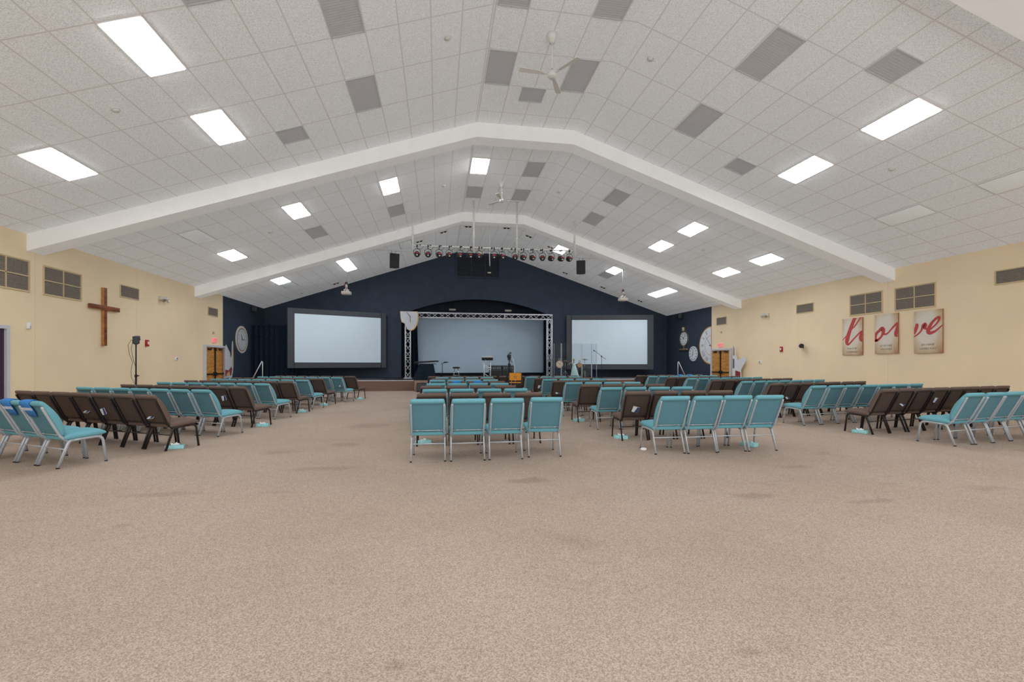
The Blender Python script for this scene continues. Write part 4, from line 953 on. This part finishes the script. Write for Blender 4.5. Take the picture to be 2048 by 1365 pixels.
# truss lectern
r = empty('lectern', (2.56, 24.1, ZS))
for x in (-.17, .17): MB().tube([(x, 0, .02), (x, 0, 1.02)], .028, 8).build('leg', M['alu'], r)
b = MB()
for k in range(4): s = 1 if k % 2 else -1; b.tube([(-.17 * s, 0, .06 + k * .24), (.17 * s, 0, .30 + k * .24)], .016, 6)
b.tube([(-.17, 0, .62), (.17, 0, .62)], .022, 6); b.box((0, 0, .01), (.46, .36, .02)); b.build('bracing', M['alu'], r)
for x in (-.20, 0, .20): MB().box((x, -.02, 1.09), (.175, .34, .15), rot=Matrix.Rotation(.2, 3, 'X'), bevel=.01).build('top_block', M['black'], r)
MB().box((0, 0, 1.185), (.62, .38, .015), rot=Matrix.Rotation(.2, 3, 'X')).build('top', M['alu'], r); tag(r, 'white truss lectern with three black blocks under the top, on stage', 'lectern')
# amplifiers
for x, w, l in ((3.05, .66, 'dark grey amplifier cabinet on stage right beside the lectern'), (3.73, .62, 'dark grey amplifier cabinet on stage behind the camera tripod')):
    r = empty('amplifier', (x, 24.6, ZS)); MB().box((0, 0, .36), (w, .4, .72), bevel=.015).build('cabinet', M['amp'], r); MB().box((0, -.205, .24), (w - .08, .012, .40)).build('grille', M['black'], r)
    b = MB()
    for k in range(5): b.lathe([(.018, 0), (.018, .02), (.012, .024)], c=(-w * .34 + k * w * .17, -.2, .58), n=10, rot=Matrix.Rotation(PI / 2, 3, 'X'))
    b.build('knobs', M['chrome'], r); tag(r, l, 'amplifier')
# camera tripod and director's chair in the aisle
r = empty('camera_tripod', (2.50, 16.1, 0))
for k in range(3):
    a = PI / 2 + k * 2 * PI / 3 + .25; ca, sa = math.cos(a), math.sin(a); b = MB(); b.tube([(.03 * ca, .03 * sa, 1.30), (.20 * ca, .20 * sa, .68)], .016, 8); b.tube([(.19 * ca, .19 * sa, .70), (.40 * ca, .40 * sa, .012)], .011, 8); b.build('leg', M['black'], r)
b = MB(); b.tube([(0, 0, 1.05), (0, 0, 1.48)], .02, 8); b.lathe([(.05, 0), (.05, .07)], c=(0, 0, 1.27), n=12); b.build('column', M['black'], r)
b = MB(); b.box((0, 0, 1.50), (.10, .12, .08), bevel=.01); b.tube([(0, -.05, 1.5), (.06, -.30, 1.38)], .009, 6); b.build('pan_head', M['black'], r)
b = MB(); b.box((0, .02, 1.60), (.11, .24, .13), bevel=.02); b.lathe([(.045, 0), (.05, .10)], c=(0, .13, 1.60), n=14, rot=Matrix.Rotation(-PI / 2, 3, 'X')); b.box((.05, .02, 1.72), (.04, .16, .035), rot=Matrix.Rotation(.5, 3, 'Y')); b.tube([(0, -.06, 1.66), (0, -.06, 1.71), (0, .10, 1.71), (0, .10, 1.66)], .01, 6); b.build('video_camera', M['black'], r)
MB().tube([(.06, 0, 1.60), (.14, .0, 1.50), (.19, .02, 1.30), (.21, .05, .9), (.24, .10, .45), (.30, .2, .015)], .009, 6).build('cable', M['white'], r); tag(r, 'black video camera on a tripod in the middle aisle', 'camera tripod')
r = empty('director_chair', (2.60, 15.45, 0), -.12)
MB().box((0, -.20, .895), (.40, .012, .25)).build('back_canvas', M['orange'], r); MB().box((0, .02, .685), (.44, .40, .016), bevel=.004).build('seat_canvas', M['orange'], r)
for s in (-1, 1):
    MB().box((s * .215, -.20, .84), (.03, .035, .38)).build('back_post', M['black'], r); MB().box((s * .235, .0, .87), (.05, .46, .025), bevel=.006).build('arm_rest', M['black'], r)
    MB().tube([(s * .22, .2, .86), (s * .22, .2, .66)], .014, 6).build('arm_post', M['black'], r)
    b = MB(); b.tube([(s * .22, -.2, .66), (-s * .22, -.2, .02)], .015, 6); b.tube([(s * .22, .2, .66), (-s * .22, .2, .02)], .015, 6); b.tube([(-s * .22, -.22, .015), (-s * .22, .22, .015)], .015, 6); b.build('leg', M['dark'], r)
b = MB(); R0 = Matrix.Translation((0, -.208, .89)) @ WBK.to_4x4()
stroke(b, [(-.07, -.06, .006), (-.03, -.02, .007), (-.05, .03, .006), (.0, .0, .008), (.04, -.05, .006), (.07, -.03, .006)], R0, .0); stroke(b, [(.0, -.07, .006), (.03, .0, .007), (.06, .03, .006)], R0, .001); stroke(b, [(-.02, .06, .006), (.0, .08, .007), (.02, .06, .006)], R0, .001)
b.build('printed_emblem', M['inkbrown'], r); tag(r, 'folding chair with orange canvas back and seat in the middle aisle', 'folding chair')
# drum shield panels, props, boom stand
for p, q, l in (((6.30, 24.5), (6.66, 24.3), 'clear acrylic shield panel on stage, leftmost, beside the truss leg'), ((6.68, 24.3), (7.85, 24.35), 'wide clear acrylic shield panel on stage in front of the cymbals'), ((7.87, 24.35), (8.45, 24.45), 'clear acrylic shield panel on stage before the right screen'), ((8.47, 24.45), (8.86, 24.75), 'clear acrylic shield panel on stage, rightmost, angled back')):
    p, q = Vector((*p, 0)), Vector((*q, 0)); w = (q - p).length; r = empty('acrylic_shield', (p.x, p.y, ZS), math.atan2(q.y - p.y, q.x - p.x))
    MB().box((w / 2, 0, .965), (w - .03, .008, 1.93)).build('panel', M['glass'], r)
    for x in (.008, w - .008): MB().box((x, 0, .965), (.018, .018, 1.93)).build('edge_strip', M['edge'], r)
    MB().box((w / 2, 0, .01), (w * .8, .16, .02)).build('foot', M['glass'], r); tag(r, l, 'acrylic screen', 'clear drum shield panels')
def prop_clock(x, y, z, rad, mt, face, label):
    r = empty('clock_stand', (x, y, ZS)); zc = z - ZS
    MB().lathe([(rad * .6, 0), (rad * .6, .02), (.03, .04)], n=20).build('base', M['black'], r); b = MB(); b.tube([(0, 0, .03), (0, 0, zc - rad)], .016, 8); b.build('pole', M['black'], r)
    b = MB(); b.lathe([(rad, -.03), (rad * 1.04, 0), (rad, .03)], c=(0, 0, zc), n=32, rot=Matrix.Rotation(PI / 2, 3, 'X')); b.tube([(.05 * math.cos(2 * PI * k / 14), 0, zc + rad + .07 + .05 * math.sin(2 * PI * k / 14)) for k in range(15)], .012, 6); b.build('case', M[mt], r)
    d = MB(); d.prism(disc(rad * .86, 30), .005, Matrix.Translation((0, -.032, zc)) @ WBK.to_4x4()); dl = d.build('dial', M[face], r)
    k = MB()
    for i in range(12): a = 2 * PI * i / 12; k.box((rad * .68 * math.sin(a), -.040, zc + rad * .68 * math.cos(a)), (.02, .004, rad * .2), rot=Matrix.Rotation(a, 3, 'Y'))
    for a, l_ in ((.8, .5), (-.7, .6), (2.4, .45)): k.tube([(0, -.041, zc), (rad * l_ * math.sin(a), -.041, zc + rad * l_ * math.cos(a))], .012, 5)
    k.build('hands', M['inkbrown'], dl); tag(r, label, 'clock')
prop_clock(6.46, 23.9, 1.30, .20, 'brass', 'cream', 'round cream pocket-watch prop on a stand at the stage edge'); prop_clock(7.62, 24.05, 1.25, .135, 'cymbal', 'tan', 'small copper pocket-watch prop on a stand behind the pale cloth')
MBp = MB(); 
r = empty('draped_stand', (7.22, 23.75, ZS)); MB().tube([(0, 0, .02), (0, 0, .98)], .018, 8).build('pole', M['black'], r); MB().lathe([(.02, 0), (.06, .04), (.05, .10), (.01, .12)], c=(0, 0, .96), n=14).build('finial', M['brass'], r)
b = MB(); n = 40; ring = []
for t, z in ((0, .84), (.2, .74), (.6, .36), (1, .01)):
    ring.append([b.bm.verts.new(((.05 + .20 * t) * (1 + .18 * t * math.sin(8 * a)) * math.cos(a) + .06 * t, (.05 + .13 * t) * (1 + .18 * t * math.sin(8 * a)) * math.sin(a), z)) for a in [2 * PI * k / n for k in range(n)]])
for i in range(3):
    for k in range(n): b._f([ring[i][k], ring[i][(k + 1) % n], ring[i + 1][(k + 1) % n], ring[i + 1][k]], True)
b.build('drape', M['palecloth'], r); MB().tube([(-.02, 0, .84), (-.16, 0, .88), (-.34, 0, .74)], .016, 6).build('arm', M['brass'], r); tag(r, 'pale green and blue cloth draped from a stand at the stage edge', 'draped cloth')
# drum kit
r = empty('bass_drum', (8.35, 25.3, ZS)); MB().lathe([(.28, -.2), (.30, -.19), (.30, .19), (.28, .2)], c=(0, 0, .30), n=30, rot=Matrix.Rotation(PI / 2, 3, 'X')).build('shell', M['drum'], r); MB().lathe([(.27, .199), (.27, .206)], c=(0, 0, .30), n=30, rot=Matrix.Rotation(PI / 2, 3, 'X')).build('head', M['amp'], r)
b = MB()
for s in (-1, 1): b.tube([(s * .25, -.1, .30), (s * .36, -.16, 0)], .012, 6)
b.build('spur', M['chrome'], r); tag(r, 'bass drum behind the acrylic shield on stage', 'drum')
r = empty('floor_tom', (7.75, 25.35, ZS)); MB().lathe([(.19, .18), (.20, .20), (.20, .56), (.19, .58)], n=26).build('shell', M['drum'], r); MB().lathe([(.19, .579), (.19, .585)], n=26).build('head', M['amp'], r)
for k in range(3): a = k * 2 * PI / 3; MB().tube([(.21 * math.cos(a), .21 * math.sin(a), .42), (.22 * math.cos(a), .22 * math.sin(a), 0)], .01, 6).build('leg', M['chrome'], r)
tag(r, 'dark floor tom drum behind the wide acrylic panel', 'drum')
for x, y, z, rad, l in ((8.22, 24.95, 1.575, .20, 'bronze cymbal on a stand seen against the right screen'), (7.15, 25.2, 1.50, .18, 'bronze cymbal on a stand left of the pale draped cloth')):
    r = empty('cymbal_stand', (x, y, ZS)); MB().tube([(0, 0, .3), (0, 0, z - ZS + .04)], .012, 8).build('pole', M['chrome'], r)
    for k in range(3): a = k * 2 * PI / 3 + .3; MB().tube([(0, 0, .42), (.26 * math.cos(a), .26 * math.sin(a), .01)], .01, 6).build('leg', M['chrome'], r)
    MB().lathe([(.03, .03), (.05, .012), (rad * .6, 0), (rad, -.012), (rad, -.016), (.05, .006)], c=(0, 0, z - ZS), n=30, rot=Matrix.Rotation(.12, 3, 'X')).build('cymbal', M['cymbal'], r); tag(r, l, 'cymbal')
r = empty('microphone_stand', (8.80, 23.8, ZS)); MB().lathe([(.15, 0), (.15, .02), (.03, .035)], n=20).build('base', M['black'], r); MB().tube([(0, 0, .03), (0, 0, 1.21)], .013, 8).build('pole', M['black'], r)
MB().tube([(.26, 0, 1.05), (0, 0, 1.22), (-.36, 0, 1.50)], .011, 8).build('boom', M['black'], r); MB().tube([(-.34, 0, 1.48), (-.40, 0, 1.50), (-.46, 0, 1.56)], [.012, .02, .028], 10).build('microphone', M['black'], r); MB().lathe([(.03, -.04), (.03, .04)], c=(0, 0, 1.21), n=10).build('clutch', M['black'], r); tag(r, 'tall boom microphone stand on stage in front of the right screen', 'microphone stand')
# ------------------------------------------------------------------ hung from the ceiling
BY, BZ = 18.95, 6.17
r = empty('lighting_bar', (2.36, BY, BZ))
MB().tube([(-3.42, 0, -.02), (3.42, 0, .02)], .03, 10).build('pipe', M['white'], r)
for x in (-1.03, 1.45, 3.27, 5.79):
    b = MB(); b.tube([(x - 2.36, 0, ceil_z(x) - BZ), (x - 2.36, 0, -.22)], .04, 10); b.lathe([(.052, -.04), (.052, .04)], c=(x - 2.36, 0, .42), n=12); b.build('hanger_pole', M['white'], r)
b = MB(); k = -3.3
while k < 3.3:
    b.tube([(k, .03, .03), (k + .1, .04, -.12), (k + .22, .03, -.16), (k + .34, .04, -.05), (k + .4, .03, .03)], .008, 5); b.lathe([(.036, -.03), (.036, .03)], c=(k + .2, 0, 0), n=8, rot=Matrix.Rotation(PI / 2, 3, 'Y')); k += .42
b.build('cable', M['rubber'], r); tag(r, 'white pipe bar on four ceiling poles carrying a row of stage spotlights', 'lighting bar')
px = [834, 855, 876.5, 896, 917, 937, 954.5, 984.5, 1000.6, 1027, 1044, 1063, 1083, 1102, 1122.6, 1139.7]
dp = None
for i, u in enumerate(px):
    x = -.86 + (u - 834) * (5.566 + .86) / (1139.7 - 834)
    if dp is None:
        dp = empty('stage_spotlight', (0, 0, 0)); rt = Matrix.Rotation(-1.25, 3, 'X')
        cn = MB().lathe([(.045, -.10), (.095, -.07), (.115, .02), (.12, .14), (.11, .15), (.10, .13)], c=(0, 0, -.36), n=18, rot=rt).build('can', M['black'], dp)
        b = MB(); b.box((0, -.098, -.315), (.12, .03, .04), bevel=.008); b.build('red_band', M['gel'], cn)
        MB().lathe([(.04, 0), (.035, .05), (.015, .06)], c=(0, -.08, -.40), n=12, rot=Matrix.Rotation(PI * .62, 3, 'X')).build('lamp_cap', M['chrome'], cn)
        MB().tube([(-.135, 0, -.36), (-.135, 0, -.20), (-.06, 0, -.13), (.06, 0, -.13), (.135, 0, -.20), (.135, 0, -.36)], .010, 6).build('yoke', M['black'], dp)
        b = MB(); b.tube([(0, 0, -.13), (0, 0, -.04)], .012, 6); b.lathe([(.042, -.025), (.042, .025)], n=10, rot=Matrix.Rotation(PI / 2, 3, 'Y')); b.build('clamp', M['black'], dp); o = dp
    else: o = copy_tree(dp)
    o.location = (x, BY, BZ + (x - 2.36) * .02 / 3.42); o.rotation_euler = (0, 0, jit(.25))
    tag(o, 'black stage spotlight with red band, %s from the left on the lighting bar' % (ORD + ['eleventh', 'twelfth', 'thirteenth', 'fourteenth', 'fifteenth', 'sixteenth'])[i], 'spotlight', 'stage spotlights on the lighting bar')
for x0, x1, sx, s, l in ((-2.88, -1.30, -2.08, 1, 'black loudspeaker hung below the far beam at left'), (6.50, 7.87, 7.06, -1, 'black loudspeaker hung below the far beam at right')):
    r = empty('hanging_loudspeaker', ((x0 + x1) / 2, 22.0, 6.66)); cx = (x0 + x1) / 2
    MB().box((0, 0, 0), (x1 - x0, .05, .04)).build('crossbar', M['white'], r)
    for q in (.25, .78): xx = x0 + (x1 - x0) * q; MB().tube([(xx - cx, 0, 0), (xx - cx, 0, ceil_z(xx) - 6.66)], .012, 6).build('rod', M['white'], r)
    b = MB()
    for q in (-.1, .1): b.tube([(sx - cx + q, 0, 0), (sx - cx + q * .8, 0, -.17)], .008, 6)
    b.build('chain', M['black'], r)
    b = MB(); rt = Matrix.Rotation(s * .35, 4, 'Z') @ Matrix.Rotation(.12, 4, 'X'); T = Matrix.Translation((sx - cx, 0, -.50)) @ rt
    b.prism([(-.22, -.20), (.22, -.20), (.14, .20), (-.14, .20)], .66, T @ Matrix.Translation((0, 0, -.33))); b.build('cabinet', M['black'], r)
    b = MB(); b.prism([(-.20, -.215), (.20, -.215), (.20, -.203), (-.20, -.203)], .60, T @ Matrix.Translation((0, 0, -.30))); b.build('grille', M['black'], r); tag(r, l, 'loudspeaker')
for x, y, z, l in ((-4.33, 22.7, 4.70, 'white ceiling projector hanging on a pole before the left screen'), (9.53, 22.6, 4.69, 'white ceiling projector hanging on a pole before the right screen')):
    r = empty('ceiling_projector', (x, y, z)); MB().tube([(0, 0, ceil_z(x) - z), (0, 0, .52)], .026, 10).build('pole', M['offwhite'], r)
    b = MB(); b.box((0, 0, .46), (.10, .09, .14), bevel=.01); b.build('mount', M['frameblack'], r); b = MB(); b.tube([(0, 0, .42), (0, 0, .18)], .05, 10); b.box((0, 0, .13), (.22, .18, .10), bevel=.02); b.build('adapter', M['white'], r)
    MB().box((0, 0, 0), (.42, .36, .14), bevel=.025).build('body', M['offwhite'], r); MB().lathe([(.05, 0), (.055, .05), (.04, .055)], c=(.09, .17, 0), n=16, rot=Matrix.Rotation(-PI / 2, 3, 'X')).build('lens', M['black'], r)
    b = MB(); b.tube([(-.04, -.06, .50), (-.10, -.07, .33), (.04, -.09, .24), (-.06, -.10, .08)], .018, 6); b.build('cable', M['maroon'], r); tag(r, l, 'projector')
r = empty('hanging_microphone', (2.42, 21.6, FZ)); b = MB(); b.tube([(0, 0, 0), (.0, 0, -.7), (-.02, 0, -1.5), (0, 0, -2.2)], .022, 8); b.build('drop_pole', M['white'], r)
b = MB(); b.tube([(.0, 0, -2.1), (.05, 0, -2.25), (.0, 0, -2.42), (-.05, 0, -2.3), (0, 0, -2.15)], .008, 6); b.box((0, 0, -2.2), (.05, .06, .10), bevel=.01); b.build('cable', M['black'], r); MB().box((-.03, 0, -2.47), (.16, .08, .05), bevel=.01).build('microphone', M['offwhite'], r); tag(r, 'white drop pole with small microphone hanging behind the lighting bar', 'microphone')
r = empty('ceiling_box_fixture', (2.10, 22.6, FZ)); MB().tube([(0, 0, 0), (0, 0, -1.24)], .01, 6).build('rod', M['white'], r); MB().box((0, 0, -1.30), (.26, .20, .14), bevel=.03).build('housing', M['offwhite'], r); tag(r, 'small white box hanging on a thin rod behind the lighting bar', 'ceiling fixture')
# ------------------------------------------------------------------ light
w = bpy.data.worlds.new('world'); SC.world = w; w.use_nodes = True
bg = w.node_tree.nodes['Background']; bg.inputs['Color'].default_value = (0.92, 0.96, 1.0, 1); bg.inputs['Strength'].default_value = 0.8
def area(name, loc, rot, sx, sy, power, col=(1, 1, 1)):
    l = bpy.data.lights.new(name, 'AREA'); l.shape = 'RECTANGLE'; l.size = sx; l.size_y = sy; l.energy = power; l.color = col
    o = bpy.data.objects.new(name, l); COL.objects.link(o); o.location = loc; o.rotation_euler = rot; return o
# the same ceiling panels carry on behind and beside the camera
for x in (xd, xc, xa, fm, xe, xg, xh):
    for y in (2.4, -1.2): area('panel_lamp', (x, y, ceil_z(x) - .05), (0, 0, 0), .56, 1.15, 46, (1, .99, .97))
# soft fill lamp added behind the camera to brighten the ceiling
area('added_fill_lamp', (2.4, -5.5, 2.0), (math.radians(118), 0, 0), 9, 3, 520, (1, .985, .965))
# ------------------------------------------------------------------ camera
cam = bpy.data.cameras.new('camera'); co = bpy.data.objects.new('camera', cam); COL.objects.link(co); SC.camera = co
cam.sensor_width = 36; cam.lens = 911.2 / 2048 * 36; cam.shift_y = 45.1 / 2048; cam.clip_end = 200
co.location = (0, 0, 1.34); co.rotation_euler = (PI / 2, 0, -.1601)
SC.view_settings.view_transform = 'Standard'; SC.view_settings.look = 'None'; SC.view_settings.exposure = 0.0
SC.cycles.use_adaptive_sampling = True; SC.cycles.adaptive_threshold = 0.06; SC.cycles.adaptive_min_samples = 16
SC.cycles.max_bounces = 6; SC.cycles.diffuse_bounces = 4; SC.cycles.glossy_bounces = 2; SC.cycles.transparent_max_bounces = 12; SC.cycles.sample_clamp_indirect = 6
